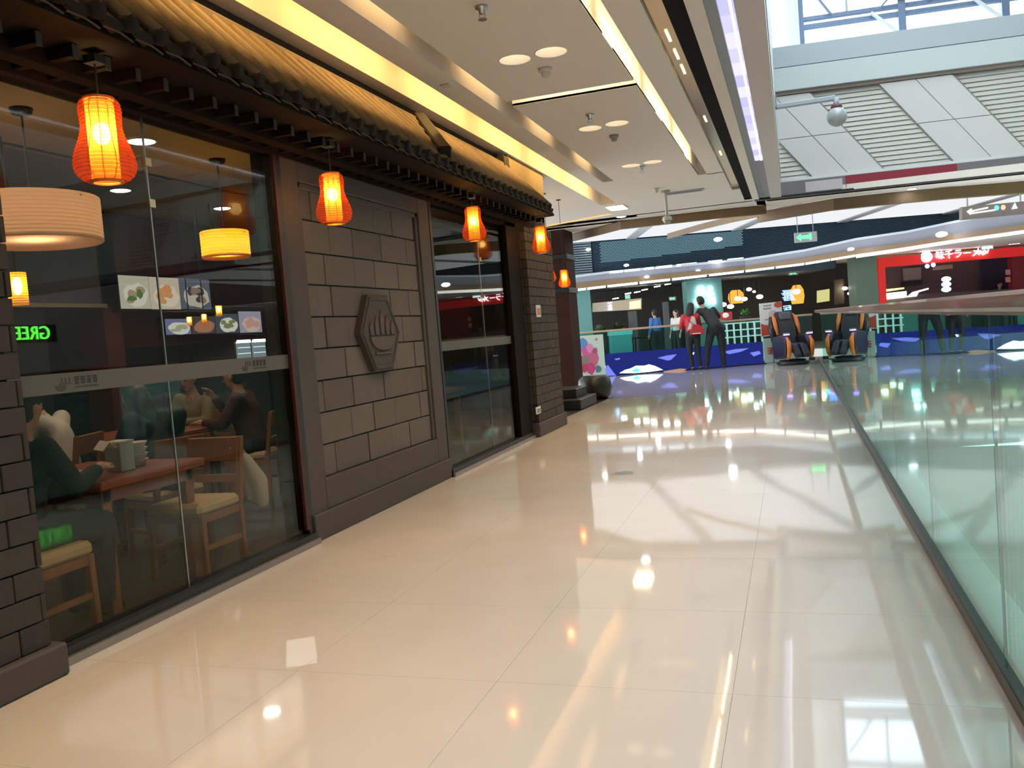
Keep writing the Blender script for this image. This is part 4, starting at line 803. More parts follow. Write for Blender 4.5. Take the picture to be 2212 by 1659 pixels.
# ------------------------------------------------------------------ massage chair
mp_ = at_v(1713, 779, 19.95); mc = thing('massage_chair', 'dark massage chair with orange side bands and violet lights', 'massage chair', Vector((mp_.x, mp_.y, 0)))
mc.rotation_euler = (0, 0, math.radians(25)); mc.scale = (.95, .92, 1.06)
m_leather = mat('plum leather', (.030, .024, .036), .38, noise=.1); m_or = mat('orange shell', (.80, .22, .03), .35); m_shell = mat('charcoal shell', (.025, .025, .03), .3)
def mpart(mb, n, m, **k): o = mb.build(n, m, None, **k); o.parent = mc; return o
mpart(MB().lathe([(.001, 0), (.36, 0), (.40, .04), (.30, .11), (.001, .13)], 24), 'base', m_shell, smooth=True)
def slab(prof, x0, x1): return MB().prism([(x0, y, z) for y, z in prof], (x1-x0, 0, 0))
mpart(slab([(-.30, .33), (.25, .28), (.28, .42), (-.28, .48)], -.22, .22), 'seat', m_leather, bevel=.03)
mpart(slab([(.14, .40), (.30, .36), (.52, 1.02), (.46, 1.18), (.36, 1.16), (.28, .90)], -.23, .23), 'backrest', m_leather, bevel=.04)
mpart(slab([(.25, .98), (.36, .98), (.42, 1.15), (.32, 1.16)], -.15, .15), 'head_cushion', mat('grey cushion', (.10, .09, .11), .5), bevel=.03)
for s in (-1, 1):
    x = .29*s
    mpart(slab([(-.36, .16), (.30, .12), (.40, .36), (.34, .62), (-.24, .66), (-.40, .52)], x-.07, x+.07), 'armrest', m_leather, bevel=.035)
    mpart(MB().tube([(x, -.38, .60), (x, -.47, .50), (x, -.49, .36), (x, -.44, .22), (x, -.36, .14)], [.03, .05, .055, .05, .03], 10), 'orange_band', m_or, smooth=True)
    mpart(MB().tube([(x*.98, .16, .66), (x*.98, .24, .86), (x*.95, .34, 1.02), (x*.9, .44, 1.10)], [.03, .05, .05, .02], 10), 'side_wing', m_or, smooth=True)
    mpart(MB().tube([(x*1.02, .34, .50), (x*1.04, .44, .82), (x*1.0, .50, 1.06)], [.07, .09, .05], 10), 'shell_side', m_shell, smooth=True)
    mpart(MB().box(x-.055, x+.055, -.43, -.30, .655, .675), 'violet_light', glow('violet light', (.38, .22, 1), 3.5), bevel=.005)
    mpart(MB().box(x-.06, x+.06, -.44, -.30, .68, .70), 'silver_trim', m_alu, bevel=.006)
    mpart(MB().tube([(x, -.40, .46), (x, -.30, .43), (x, -.18, .46)], [.02, .024, .012], 8), 'silver_trim', m_alu, smooth=True)
    mpart(slab([(-.56, .14), (-.36, .32), (-.30, .44), (-.40, .46), (-.62, .22)], .11*s-.085, .11*s+.085), 'leg_cushion', m_leather, bevel=.03)
# ------------------------------------------------------------------ security dome on its arm
t = thing('security_camera', 'grey dome security camera on a horizontal arm in the atrium', 'camera', at_y(1808, 250, 13))
a0 = at_y(1668, 222, 13); a1 = at_y(1806, 211, 13); c0 = at_y(1808, 252, 13)
MB().box(-.05, -.03, a0.y-.09, a0.y+.09, a0.z-.09, a0.z+.09).build('wall_plate', m_grey, t, bevel=.006)
MB().bar(Vector((-.04, a0.y, a1.z)), Vector((c0.x, a0.y, a1.z)), .07, .07).build('arm', mat('arm grey', (.42, .47, .52), .4), t, bevel=.012)
MB().tube([Vector((c0.x, a0.y, a1.z)), Vector((c0.x, a0.y, c0.z+.12))], .04, 10).build('drop_pipe', MATS['arm grey'], t, True)
MB().lathe([(.05, .17), (.075, .15), (.075, .11), (.001, .10)], 16, c0).build('collar', mat('maroon collar', (.16, .05, .07), .5), t, True)
MB().ball(c0, .135, 18, 12).build('dome', mat('dome grey', (.42, .46, .46), .15, coat=.5), t, True)
# green sign facing the shop window from the other side of the void
t = thing('led_sign', 'green LED shop sign on the far side, mirrored in the shop window', 'sign', (7.9, 12.3, 1.95))
MB().box(7.85, 7.9, 11.2, 13.4, 1.78, 2.12).build('board', m_black, t)
cu = bpy.data.curves.new('lettering', 'FONT'); cu.body = 'GREEN TEA'; cu.size = .36; cu.extrude = .01; cu.align_x = 'CENTER'; cu.align_y = 'CENTER'; cu.materials.append(glow('sign green', (.10, .95, .06), 18))
o = put('lettering', cu); o.matrix_world = Matrix.Translation((7.84, 12.3, 1.95)) @ Matrix(((0, 0, -1), (-1, 0, 0), (0, 1, 0))).to_4x4(); o = to_mesh(o); o.parent = t; o.matrix_parent_inverse = t.matrix_basis.inverted()
MB().tube([(7.88, 12.3, 2.1), (7.88, 12.3, 3.0)], .03, 6).build('hanger', m_grey, t)
# ------------------------------------------------------------------ people
def skinmesh(name, caps, balls, m, parent, vox=.011, smooth=2):
    """one closed surface over tapered limbs and rounded masses"""
    mb = MB()
    for a, ra, b, rb in caps:
        a, b = Vector(a), Vector(b); mb.ball(a, ra, 10, 8); mb.ball(b, rb, 10, 8); mb.tube([a, b], [ra, rb], 12)
    for c, r in balls: mb.ball(c, r, 16, 12)
    me = bpy.data.meshes.new(name); me.from_pydata(mb.v, [], mb.f)
    bm = bmesh.new(); bm.from_mesh(me); bmesh.ops.recalc_face_normals(bm, faces=bm.faces); bm.to_mesh(me); bm.free()
    o = bpy.data.objects.new(name+'_src', me); C.objects.link(o)
    r = o.modifiers.new('r', 'REMESH'); r.mode = 'VOXEL'; r.voxel_size = vox
    s = o.modifiers.new('s', 'SMOOTH'); s.iterations = smooth; s.factor = .5
    dg = bpy.context.evaluated_depsgraph_get(); out = bpy.data.meshes.new_from_object(o.evaluated_get(dg)); out.name = name
    bpy.data.objects.remove(o); bpy.data.meshes.remove(me)
    out.materials.clear(); out.materials.append(m); out.polygons.foreach_set('use_smooth', [True]*len(out.polygons))
    q = bpy.data.objects.new(name, out); C.objects.link(q); q.parent = parent; return q
def lerp(a, b, f): return Vector(a)*(1-f) + Vector(b)*f
def person(label, loc, yaw, J, top, legs, s=1.0, hair='short', shoes=None, extra=None, legw=1.0, sleeve=1.0):
    t = thing('person', label, 'person', loc); t.rotation_euler = (0, 0, yaw); t.scale = (s, s, s)
    J = {k: Vector(v) for k, v in J.items()}
    hd, nk = J['head'], J['neck']; up = (hd-nk).normalized(); fwd = J.get('face', Vector((0, 1, 0))); fwd = (fwd-up*fwd.dot(up)).normalized(); rt = fwd.cross(up)
    caps = [(nk, .055, hd-up*.03, .05), (J['chest'], .12, nk, .06), (J['pelvis'], .13, J['chest'], .13)]
    balls = [(hd+up*.02, (.077, .088, .108)), (hd-up*.055+fwd*.02, (.058, .065, .062)), (hd+fwd*.092-up*.012, (.013, .018, .02)), (hd+rt*.078, (.012, .02, .028)), (hd-rt*.078, (.012, .02, .028)), (hd+fwd*.068-up*.085, (.022, .02, .018))]
    tc, lc = [(J['pelvis']+Vector((0, 0, .04)), .145, J['chest'], .15), (J['chest'], .145, lerp(J['chest'], nk, .75), .075)], [(J['pelvis']+Vector((0, 0, .02)), .15, J['pelvis']-Vector((0, 0, .04)), .145)]
    tb, lb, hands = [], [], []
    for sd in ('L', 'R'):
        sh, el, wr = J['sh'+sd], J['el'+sd], J['wr'+sd]; hp, kn, an = J['hip'+sd], J['kn'+sd], J['an'+sd]
        caps += [(J['chest']+(sh-J['chest'])*.5, .075, sh, .055), (sh, .05, el, .038), (el, .038, wr, .026)]
        d = (wr-el).normalized(); side = d.cross(Vector((0, 0, 1))); side = side.normalized() if side.length > .1 else Vector((1, 0, 0)); nrm = side.cross(d)
        pm = wr+d*.05; caps += [(wr, .026, pm, .03), (pm-side*.018, .020, wr+d*.085-side*.024, .017), (pm+side*.018, .020, wr+d*.085+side*.024, .017)]
        for k, ln in enumerate((.062, .075, .07, .055)):
            b0 = wr+d*.09+side*(.03-.02*k); b1 = b0+d*ln*.55-nrm*.008; b2 = b1+d*ln*.4-nrm*.022; caps += [(b0, .0095, b1, .009), (b1, .009, b2, .008)]
        th = wr+d*.03+side*.03; caps += [(th, .013, th+d*.03+side*.025-nrm*.01, .011), (th+d*.03+side*.025-nrm*.01, .011, th+d*.06+side*.03-nrm*.02, .009)]
        caps += [(hp, .085, kn, .058), (kn, .055, an, .037)]
        tc += [(J['chest']+(sh-J['chest'])*.5, .095, sh, .072), (sh, .07, lerp(sh, el, .98), .058), (el, .056, lerp(el, wr, .92*sleeve), .042)]
        lc += [(hp, .105*legw, kn, .075*legw), (kn, .073*legw, lerp(kn, an, .93), .052*legw)]
        toe = J.get('toe'+sd, Vector((0, .1, 0)))
        sm = skinmesh('shoe', [(an-Vector((0, 0, max(.01, an.z-.05))) if an.z < .25 else an, .042, an+toe*1.05-Vector((0, 0, an.z-.032 if an.z < .25 else .04)), .032)], [], shoes or m_black, t, .012)
    skinmesh('body', caps, balls, m_skin, t, .0095); skinmesh('top', tc, tb, top, t, .013, 4); skinmesh('trousers', lc, lb, legs, t, .013, 4)
    hb = [(hd+up*.045-fwd*.02, (.088, .098, .092)), (hd-fwd*.035, (.084, .075, .10))]; hc = []
    if hair == 'long': hc = [(hd-fwd*.05, .085, hd-fwd*.075-up*.20, .075), (hd-fwd*.03+rt*.06, .04, hd-fwd*.04+rt*.07-up*.2, .03), (hd-fwd*.03-rt*.06, .04, hd-fwd*.04-rt*.07-up*.2, .03)]
    if hair == 'bun': hb.append((hd-fwd*.11+up*.05, (.045, .045, .045)))
    skinmesh('hair', hc, hb, m_hair, t, .012)
    for q in (-1, 1):
        e = MB().ball(hd+fwd*.082+rt*.03*q+up*.012, (.012, .012, .008), 8, 6).build('eye', m_black, None, True); e.parent = t
    e = MB().ball(hd+fwd*.083-up*.055, (.022, .008, .006), 8, 6).build('mouth', mat('lips', (.35, .1, .09), .5), None, True); e.parent = t
    return t
def P3(t, mb, n, m, **k): o = mb.build(n, m, None, **k); o.parent = t; return o
STAND = dict(pelvis=(0, 0, .93), chest=(0, .0, 1.25), neck=(0, 0, 1.44), head=(0, .02, 1.60), shL=(-.18, 0, 1.38), shR=(.18, 0, 1.38), elL=(-.24, -.01, 1.10), elR=(.24, -.01, 1.10), wrL=(-.24, .08, .86), wrR=(.24, .08, .86),
             hipL=(-.09, 0, .90), hipR=(.09, 0, .90), knL=(-.1, .02, .48), knR=(.1, .02, .48), anL=(-.11, 0, .08), anR=(.11, 0, .08))
def pose(**k): d = dict(STAND); d.update(k); return d
m_coat = mat('dark green grey coat', (.030, .036, .034), .8); m_trs = mat('black trousers', (.010, .011, .014), .7); m_redtop = mat('red jacket', (.55, .02, .035), .6); m_whitetop = mat('white top', (.62, .62, .60), .7)
yawF = math.atan2(FW.y, FW.x)-PI/2
p = at_z(1545, 797); p = UV(p.dot(RT), 20.62)
man = person('man in dark coat leaning on the far handrail, feet apart', (p.x, p.y, 0), yawF,
    pose(pelvis=(.07, -.06, .95), chest=(-.03, .12, 1.24), neck=(-.12, .22, 1.42), head=(-.17, .27, 1.57), face=(-.35, .9, -.3), shL=(-.22, .16, 1.36), shR=(.10, .18, 1.36), elL=(-.33, .26, 1.18), wrL=(-.27, .43, 1.19), elR=(.24, .30, 1.20), wrR=(.08, .43, 1.20),
         hipL=(-.03, -.06, .92), hipR=(.16, -.06, .92), knL=(-.13, -.01, .50), knR=(.20, -.02, .50), anL=(-.19, -.05, .08), anR=(.21, -.05, .08)), m_coat, m_trs, 1.04, legw=1.08)
p = at_z(1497, 799); p = UV(p.dot(RT), 20.66)
wm = person('woman in red and white jacket with a red bag at the far handrail', (p.x, p.y, 0), yawF-.1,
    pose(pelvis=(-.01, -.02, .90), chest=(-.03, .06, 1.19), neck=(-.02, .12, 1.36), head=(0, .15, 1.50), face=(.4, .85, -.35), shL=(-.19, .08, 1.30), shR=(.13, .08, 1.30), elL=(-.26, .16, 1.06), wrL=(-.14, .36, 1.06), elR=(.19, .20, 1.06), wrR=(.10, .38, 1.08), hipL=(-.09, -.02, .87), hipR=(.08, -.02, .87), knL=(-.10, 0, .46), knR=(.09, 0, .46), anL=(-.06, -.02, .08), anR=(.12, -.02, .08)), m_redtop, m_trs, 1.0, 'long', legw=.9)
P3(wm, MB().prism([(-.02, -.128, 1.30), (.05, -.125, 1.28), (.10, -.115, 1.02), (.03, -.135, 1.12), (-.06, -.142, 1.0), (-.14, -.125, .98)], (0, -.012, 0)), 'white_patch', m_whitetop)
P3(wm, MB().prism([(-.10, -.21, .86), (.24, -.21, .86), (.27, -.21, .95), (.12, -.19, 1.10), (-.02, -.19, 1.10)], (0, .07, 0)), 'shoulder_bag', mat('crimson bag', (.50, .02, .03), .5), bevel=.012)
P3(wm, MB().box(-.04, .16, -.216, -.208, .875, .895), 'bag_lettering', m_white)
P3(wm, MB().tube([(.02, -.17, 1.08), (-.10, -.16, 1.22), (-.17, .02, 1.37), (-.12, .16, 1.26)], .009, 6), 'bag_strap', MATS['crimson bag'])
p = at_v(1415, 700, 29.6); person('person in blue shirt standing across the void', (p.x, p.y, 0), yawF+.6, pose(), mat('blue shirt', (.05, .17, .50), .7), m_trs, .97)
p = at_v(1461, 700, 29.0); person('person in white shirt across the void, left of the red jacket', (p.x, p.y, 0), yawF+2.2, pose(), m_whitetop, m_trs, .93, 'long', sleeve=.3)
p = at_v(2158, 600, 32.4); person('person in black behind the ramen shop counter', (p.x, p.y, 0), yawF+3.0, pose(), m_trs, m_trs, 1.0)
# ------------------------------------------------------------------ restaurant behind the windows
struct('floor_restaurant', MB().box(-9, -3.0, 1.0, 11, -.3, -.003), m_intfloor)
cr = struct('ceiling_restaurant', MB().box(-4.55, -3.0, 1.0, 11, 2.62, 2.7).box(-9, -4.55, 1.0, 11, 2.84, 2.92).box(-4.6, -4.5, 1.0, 11, 2.62, 2.92), m_int)
struct('wall_kitchen', MB().box(-9, -8.85, 1.0, 11, 0, 3), m_dark); struct('wall_end', MB().box(-9, -3.12, 10.85, 11.0, 0, 3), mat('dark taupe', (.05, .042, .036), .7)); struct('wall_near', MB().box(-9, -3.0, .9, 1.0, 0, 3.46), m_dark)
struct('wall_bulkhead', MB().box(-7.0, -6.8, 1.0, 7.3, 1.86, 2.84), m_intwall); struct('trim_15', MB().box(-6.82, -6.78, 1.0, 7.3, 1.82, 1.86), mat('tan ledge', (.35, .28, .18), .5))
struct('wall_red', MB().box(-7.1, -6.8, 7.3, 10.85, 1.86, 2.84).box(-7.25, -7.1, 7.3, 10.85, 1.4, 2.84).box(-7.1, -6.8, 7.25, 7.5, 0, 2.84), m_redwall)
struct('wall_ochre', MB().box(-8.85, -8.7, 1.0, 9.2, 0, 2.0), mat('ochre wall', (.13, .085, .035), .7)); struct('wall_screen', MB().box(-7.0, -6.9, 5.2, 6.6, 0, 1.86), mat('black screen', (.012, .011, .011), .6))
lamp('AREA', 'restaurant_fill', (-4.6, 5.5, 2.5), 22, (1, .78, .5), 2.0, (0, 0, 0), 6)  # unseen fill light added to brighten the dim interior
for px, py, Z, r, lab in ((305, 302, 2.62, .085, 'bright round downlight inside the near window, right of the largest lantern'), (260, 409, 2.84, .09, 'bright round downlight below the largest lantern, inside the window'), (480, 448, 2.84, .09, 'bright round downlight above the amber drum lamp')):
    disc_light(px, py, r, lab, g_cool, p=at_z(px, py, Z)); q = at_z(px, py, Z); lamp('SPOT', 'restaurant_spot', (q.x, q.y, Z-.05), 14, (1, .88, .70), .06, spot=math.radians(110), blend=.8)
def drum(px, py, X, r, h, lab, g, m, zc):
    p = at_x(px, py, X); t = thing('drum_lamp', lab, 'pendant lamp', p); N = max(6, int(h/.02)); b = MB()
    for k in range(N): z = h/2-h*k/N; b.lathe([(r-.005, z), (r, z-.25*h/N), (r, z-.75*h/N), (r-.005, z-h/N)], 32, p)
    b.build('shade', m, t, True); MB().lathe([(.001, -h/2+.02), (r*.93, -h/2+.02), (r*.97, -h/2)], 28, p).build('diffuser', m, t, True)
    MB().ball(p, (r*.3, r*.3, h*.28), 12, 8).build('bulb', g, t, True); MB().tube([p+Vector((0, 0, h/2-.02)), Vector((p.x, p.y, zc))], .006, 6).build('cord', m_black, t); MB().lathe([(.001, 0), (.06, 0), (.05, -.03), (.001, -.035)], 14, (p.x, p.y, zc)).build('ceiling_rose', m_black, t, True)
    for k in range(3): a = 2*PI*k/3; MB().bar(p+Vector((0, 0, h/2-.02)), p+Vector((r*math.cos(a), r*math.sin(a), h/2-.02)), .006).build('spoke', m_black, t)
    return t
drum(72, 478, -3.86, .34, .24, 'large pale drum lamp at the left of the near window', glow('soft bulb', (1, .72, .42), 9), sheer('pale ribbed paper', (.75, .48, .34), .0, (.85, .60, .42)), 2.62)
drum(487, 529, -3.84, .17, .19, 'amber drum lamp in the right part of the near window', glow('amber bulb', (1, .66, .20), 34), sheer('amber ribbed paper', (.85, .42, .05), .0, (1, .55, .08)), 2.62)
for px, py, X, s, lab in ((38, 625, -4.4, .62, 'small amber lantern at the far left of the near window'), (409, 694, -6.2, .30, 'left small amber lamp before the food pictures'), (441, 688, -6.2, .30, 'middle small amber lamp before the food pictures'), (473, 672, -5.8, .36, 'right and largest small amber lamp before the food pictures')):
    p = at_x(px, py, X); t = thing('amber_lantern', lab, 'pendant lamp', p); b = MB()
    for k in range(14): z = .16-.32*k/14; b.lathe([(.085*s, z*s), (.09*s, (z-.008)*s), (.085*s, (z-.018)*s)], 18, p)
    b.build('shade', sheer('amber weave', (.9, .45, .05), .25, (1, .6, .1)), t, True); MB().ball(p+Vector((0, 0, .02)), (.045*s, .045*s, .09*s), 10, 8).build('bulb', glow('amber lamp', (1, .62, .16), 26), t, True)
    MB().tube([p+Vector((0, 0, .1*s)), Vector((p.x, p.y, 2.62 if p.x > -4.55 else 2.84))], .006, 5).build('cord', m_black, t)
# lit food pictures
def food(px, X, lab, cols, sd):
    A = [at_x(x, y, X) for x, y in px]; ya, yb = min(q.y for q in A), max(q.y for q in A); za, zb = sum(q.z for q in A[2:])/2, sum(q.z for q in A[:2])/2
    t = thing('food_picture', lab, 'light box', (X, (ya+yb)/2, (za+zb)/2)); r = random.Random(sd)
    MB().box(X-.105, X, ya, yb, za, zb).build('case', m_black, t); MB().box(X, X+.006, ya+.02, yb-.02, za+.02, zb-.02).build('print', glow('print%d' % sd, cols[0], .55), t)
    w, h = yb-ya, zb-za; c = ((ya+yb)/2+.03*w, za+h*.42)
    def disc(n, cy_, cz, ry, rz, col, d): MB().prism([(X+d, cy_+ry*math.cos(2*PI*i/14)*r.uniform(.85, 1.1), cz+rz*math.sin(2*PI*i/14)*r.uniform(.85, 1.1)) for i in range(14)], (.002, 0, 0)).build(n, glow('p%d%s%.2f' % (sd, n, d), col, .55), t)
    disc('plate', c[0], c[1], w*.40, h*.34, cols[1], .007)
    for k in range(7): disc('dish', c[0]+r.uniform(-.22, .22)*w, c[1]+r.uniform(-.16, .2)*h, w*r.uniform(.07, .16), h*r.uniform(.06, .14), cols[2+k % (len(cols)-2)], .010+.0015*k)
food([(259, 590), (321, 594), (321, 671), (259, 671)], -6.70, 'food picture of a green garnished soup, left of the upper three', [(.62, .60, .50), (.80, .82, .74), (.45, .36, .22), (.12, .22, .07), (.60, .55, .42)], 1)
food([(325, 595), (386, 597), (386, 672), (325, 672)], -6.70, 'orange noodle food picture, middle of the upper three', [(.70, .62, .50), (.85, .78, .66), (.80, .36, .14), (.75, .30, .10), (.10, .30, .06), (.85, .45, .22)], 2)
food([(390, 598), (452, 600), (446, 671), (390, 672)], -6.70, 'dark mussel food picture, right of the upper three', [(.12, .15, .20), (.62, .60, .52), (.07, .06, .09), (.30, .22, .16), (.10, .10, .16)], 3)
for k, (x0, x1, lab) in enumerate([(357, 411, 'white plate food picture at the left end of the lower row'), (413, 464, 'second food picture of the lower row, with orange prawns'), (466, 514, 'third food picture of the lower row, with a square plate'), (517, 563, 'pink meat food picture at the right end of the lower row')]):
    food([(x0, 688-.10*(x0-357)), (x1, 688-.10*(x1-357)), (x1, 727-.03*(x1-357)), (x0, 727-.03*(x0-357))], -7.0, lab, [[(.20, .22, .42), (.80, .86, .82), (.5, .5, .32), (.3, .4, .2)], [(.10, .06, .06), (.4, .25, .18), (.60, .22, .08), (.5, .4, .3)], [(.08, .10, .12), (.85, .88, .84), (.25, .3, .12), (.7, .25, .15)], [(.42, .40, .58), (.70, .60, .55), (.70, .40, .34), (.15, .12, .14)]][k], 10+k)
# kitchen counter and fridge lights
kc = thing('kitchen_counter', 'dim kitchen counter under the lower food pictures', 'counter', (-7.7, 8.4, 0)); MB().box(-8.0, -7.35, 7.6, 9.2, 0, .85).build('body', mat('counter grey', (.16, .15, .16), .4), kc, bevel=.01)
MB().box(-8.05, -7.3, 7.58, 9.22, .85, .9).build('top', m_alu, kc, bevel=.006); 
for k in range(3): MB().box(-7.35, -7.34, 7.64+.52*k, 8.12+.52*k, .08, .8).build('door', mat('counter door', (.22, .21, .22), .4), kc, bevel=.004)
fr = thing('display_fridge', 'bright display fridge with white strip lights right of the counter', 'fridge', (-7.4, 10.2, 0))
A = [at_x(x, y, -7.1) for x, y in ((508, 735), (575, 722), (575, 770), (508, 776))]; ya, yb, za, zb = A[0].y, min(A[1].y, 10.82), A[2].z, A[0].z
MB().box(-7.8, -7.12, ya, yb, .9, zb+.06).box(-7.8, -7.12, ya, yb, 0, .9).build('case', mat('fridge grey', (.25, .27, .29), .4), fr, bevel=.008)
for a, b in ((ya+.03, (ya+yb)/2-.02), ((ya+yb)/2+.02, yb-.03)):
    MB().box(-7.12, -7.11, a, b, za, zb).build('glass_door', glow('fridge glow', (.30, .42, .46), .5), fr); MB().box(-7.11, -7.10, a, b, zb-.04, zb).build('strip_light', glow('fridge strip', (.88, .92, 1), 5), fr)
    for k in range(2): MB().box(-7.11, -7.10, a+.02, b-.02, za+.06+.08*k, za+.072+.08*k).build('shelf_edge', glow('shelf glow', (.7, .85, 1), 1.0), fr)
cnt = 0
# tables, chairs and what is on them
S = .86
def chair(x, y, yaw, lab, m=m_cream):
    t = thing('dining_chair', lab, 'chair', (x, y, 0), 'restaurant chairs'); t.rotation_euler = (0, 0, yaw); t.scale = (S, S, S)
    for sx in (-1, 1):
        P3(t, MB().bar((sx*.20, .20, 0), (sx*.20, .19, .42), .038), 'leg', m_chair, bevel=.004)
        P3(t, MB().prism([(sx*.20-.019, -.215, 0), (sx*.20+.019, -.215, 0), (sx*.20+.019, -.18, 0), (sx*.20-.019, -.18, 0)], (0, 0, .42)).prism([(sx*.20-.019, -.215, .42), (sx*.20+.019, -.215, .42), (sx*.20+.019, -.18, .42), (sx*.20-.019, -.18, .42)], (0, -.07, .44)), 'leg', m_chair)
        P3(t, MB().bar((sx*.20, .19, .20), (sx*.20, -.19, .20), .022, .03), 'stretcher', m_chair); P3(t, MB().bar((sx*.20, .19, .39), (sx*.20, -.19, .39), .024, .05), 'seat_rail', m_chair)
    P3(t, MB().bar((-.2, .19, .39), (.2, .19, .39), .024, .05), 'seat_rail', m_chair)
    P3(t, MB().box(-.215, .215, -.20, .225, .41, .49), 'seat', m, bevel=.025)
    P3(t, MB().prism([(-.2, -.245, .70), (.2, -.245, .70), (.2, -.275, .86), (-.2, -.275, .86)], (0, .03, 0)), 'backrest', m_chair, bevel=.006); P3(t, MB().prism([(-.2, -.222, .56), (.2, -.222, .56), (.2, -.232, .61), (-.2, -.232, .61)], (0, .025, 0)), 'back_rail', m_chair)
    return t
chair(-3.27, 4.02, PI, 'cream seated chair nearest the glass, with a white bag on its back'); chair(-3.80, 4.42, 1.25, 'cream seated chair under the guest in dark teal coat'); chair(-3.27, 2.90, 0, 'cream seated chair at the left window edge by the pilaster')
chair(-5.0, 4.78, 1.87, 'cream seated chair under the person in white shirt'); chair(-5.0, 6.35, PI, 'cream seated chair behind the card stand table'); chair(-4.3, 6.05, 1.9, 'cream seated chair under the guest in maroon')
def table(x0, x1, y0, y1, z, lab):
    t = thing('dining_table', lab, 'table', ((x0+x1)/2, (y0+y1)/2, 0))
    MB().box(x0, x1, y0, y1, z-.045, z).build('tabletop', m_table, t, bevel=.006); MB().box(x0+.05, x1-.05, y0+.05, y1-.05, z-.11, z-.045).build('apron', m_table, t)
    for x in (x0+.08, x1-.08):
        for y in (y0+.08, y1-.08): MB().bar((x, y, 0), (x, y, z-.05), .06).build('leg', m_chair, t, bevel=.005)
    return t
TZ = .66
table(-3.95, -3.14, 3.22, 3.98, TZ, 'red brown table close behind the near window'); table(-5.5, -4.5, 5.15, 5.95, TZ, 'red brown table farther inside, with a white card stand')
p = at_z(262, 1017, TZ); nb = thing('napkin_box', 'white and pale blue napkin box on the near table', 'napkin box', p)
MB().prism([p+Vector(q) for q in ((-.06, -.04, 0), (.05, -.05, 0), (.06, .04, 0), (-.05, .05, 0))], (0, 0, .15)).build('box', mat('pale blue card', (.42, .50, .52), .5), nb, bevel=.004); MB().prism([p+Vector(q) for q in ((-.062, -.042, .15), (.052, -.052, .15), (.062, .042, .15), (-.052, .052, .15))], (0, 0, .008)).build('lid', mat('white card', (.75, .76, .72), .5), nb)
b = MB().prism([p+Vector(q) for q in ((-.03, -.14, .13), (.03, -.14, .12), (.03, -.09, .16), (-.03, -.09, .17))], (0, 0, .004)).prism([p+Vector(q) for q in ((-.03, -.09, .17), (.03, -.09, .16), (.03, -.045, .12), (-.03, -.045, .13))], (0, 0, .004)); b.build('napkin', MATS['white card'], nb)
p = at_z(295, 1006, TZ)
for k in range(4):
    o = MB().lathe([(.001, .004), (.045, .0), (.062, .03), (.066, .034), (.060, .034), (.044, .006), (.001, .008)], 20, (p.x, p.y, TZ+.002+.031*k)).build('bowl', MATS['white card'], smooth=True); tag(o, ['white bowl at the bottom of the small stack', 'second white bowl from the bottom of the small stack', 'third white bowl from the bottom of the small stack', 'topmost white bowl of the small stack'][k]+' beside the napkin box', 'bowl', 'stacked bowls on the near table')
p = at_z(90, 1035, TZ+.01); o = MB().lathe([(.001, .0), (.07, 0), (.13, .012), (.13, .016), (.07, .006), (.001, .006)], 24, (-3.62, 3.42, TZ+.001)).build('plate', mat('pale plate', (.6, .6, .5), .3), smooth=True); tag(o, 'pale plate at the left end of the near table', 'plate')
p = at_z(225, 915, TZ); t = thing('card_stand', 'small white card stand on the farther table', 'card stand', (-4.62, 5.35, TZ))
MB().prism([(-4.65, 5.30, TZ), (-4.57, 5.30, TZ), (-4.61, 5.30, TZ+.12)], (0, .10, 0)).build('card', MATS['white card'], t); MB().prism([(-4.579, 5.33, TZ+.03), (-4.579, 5.37, TZ+.03), (-4.594, 5.37, TZ+.075), (-4.594, 5.33, TZ+.075)], (.003, 0, 0)).build('emblem', m_table, t)
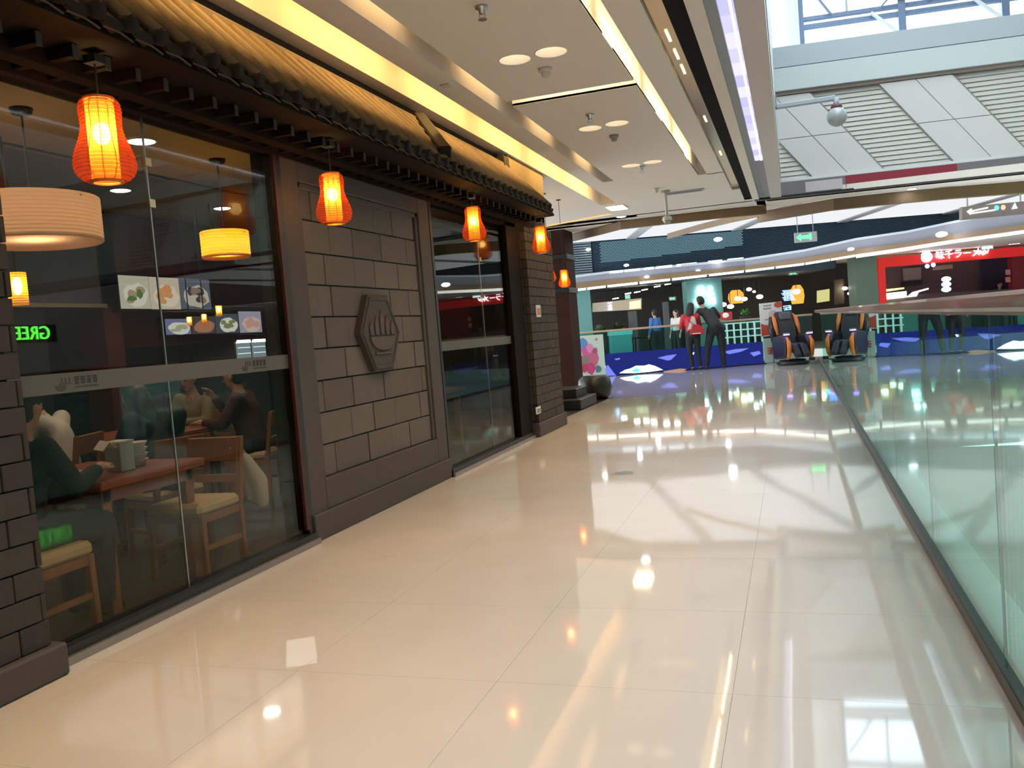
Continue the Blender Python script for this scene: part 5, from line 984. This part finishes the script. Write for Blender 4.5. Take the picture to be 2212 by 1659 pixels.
# white bag hung over the near chair
bg_ = thing('bag', 'white cloth bag hanging from the chair nearest the glass', 'bag', (-3.1, 4.24, .5))
skinmesh('pouch', [((0, .05, .10), .035, (.02, .13, -.05), .055), ((.02, .13, -.05), .055, (.02, .14, -.17), .045), ((-.05, .08, .02), .035, (-.04, .13, -.14), .04)], [], mat('white cloth', (.62, .62, .58), .8), bg_, .012, 4)
P3(bg_, MB().tube([(-.02, .08, .12), (-.03, .03, .19), (-.05, -.02, .17)], .010, 6), 'strap', MATS['white cloth'])
# seated guests
SIT = dict(pelvis=(0, -.05, .55), chest=(0, .0, .86), neck=(0, .05, 1.06), head=(0, .09, 1.21), shL=(-.18, .02, 1.0), shR=(.18, .02, 1.0), elL=(-.22, .16, .78), elR=(.22, .16, .78), wrL=(-.14, .36, .80), wrR=(.14, .36, .80),
           hipL=(-.09, -.03, .54), hipR=(.09, -.03, .54), knL=(-.11, .40, .53), knR=(.11, .40, .53), anL=(-.11, .38, .08), anR=(.11, .38, .08))
def sit(**k): d = dict(SIT); d.update(k); return d
person('seated guest in white shirt seen from behind at the left of the near window', (-5.0, 4.75, 0), 1.87, sit(neck=(0, .10, 1.04), head=(0, .16, 1.18)), m_whitetop, m_trs, S)
person('guest in dark teal coat with long dark hair leaning over the near table', (-3.80, 4.40, 0), 1.25, sit(chest=(0, .10, .84), neck=(0, .20, 1.02), head=(0, .27, 1.15), face=(0, .8, -.5)), mat('dark teal coat', (.012, .028, .032), .8), m_trs, S, 'long')
person('guest in olive jumper seated at the farther table, facing the window side', (-5.0, 6.30, 0), PI, sit(), mat('olive cream jumper', (.26, .22, .12), .8), m_trs, S, 'bun')
person('guest in dark maroon top seated by the right edge of the near window', (-4.3, 6.02, 0), 1.9, sit(elR=(.25, .22, .80), wrR=(.10, .32, 1.02)), mat('maroon top', (.07, .018, .02), .8), m_trs, S)
person('guest in dark green coat half hidden by the left pilaster', (-3.32, 2.93, 0), 0, sit(wrR=(.13, .40, .83)), mat('dark green coat', (.014, .028, .026), .8), mat('dark green skirt', (.012, .026, .026), .8), S, legw=1.15)
p = at_x(1010, 800, -4.2); chair(-4.1, 7.9, 0, 'cream seated chair inside the second window'); table(-4.6, -3.6, 8.3, 9.2, TZ, 'dark table inside the second window')
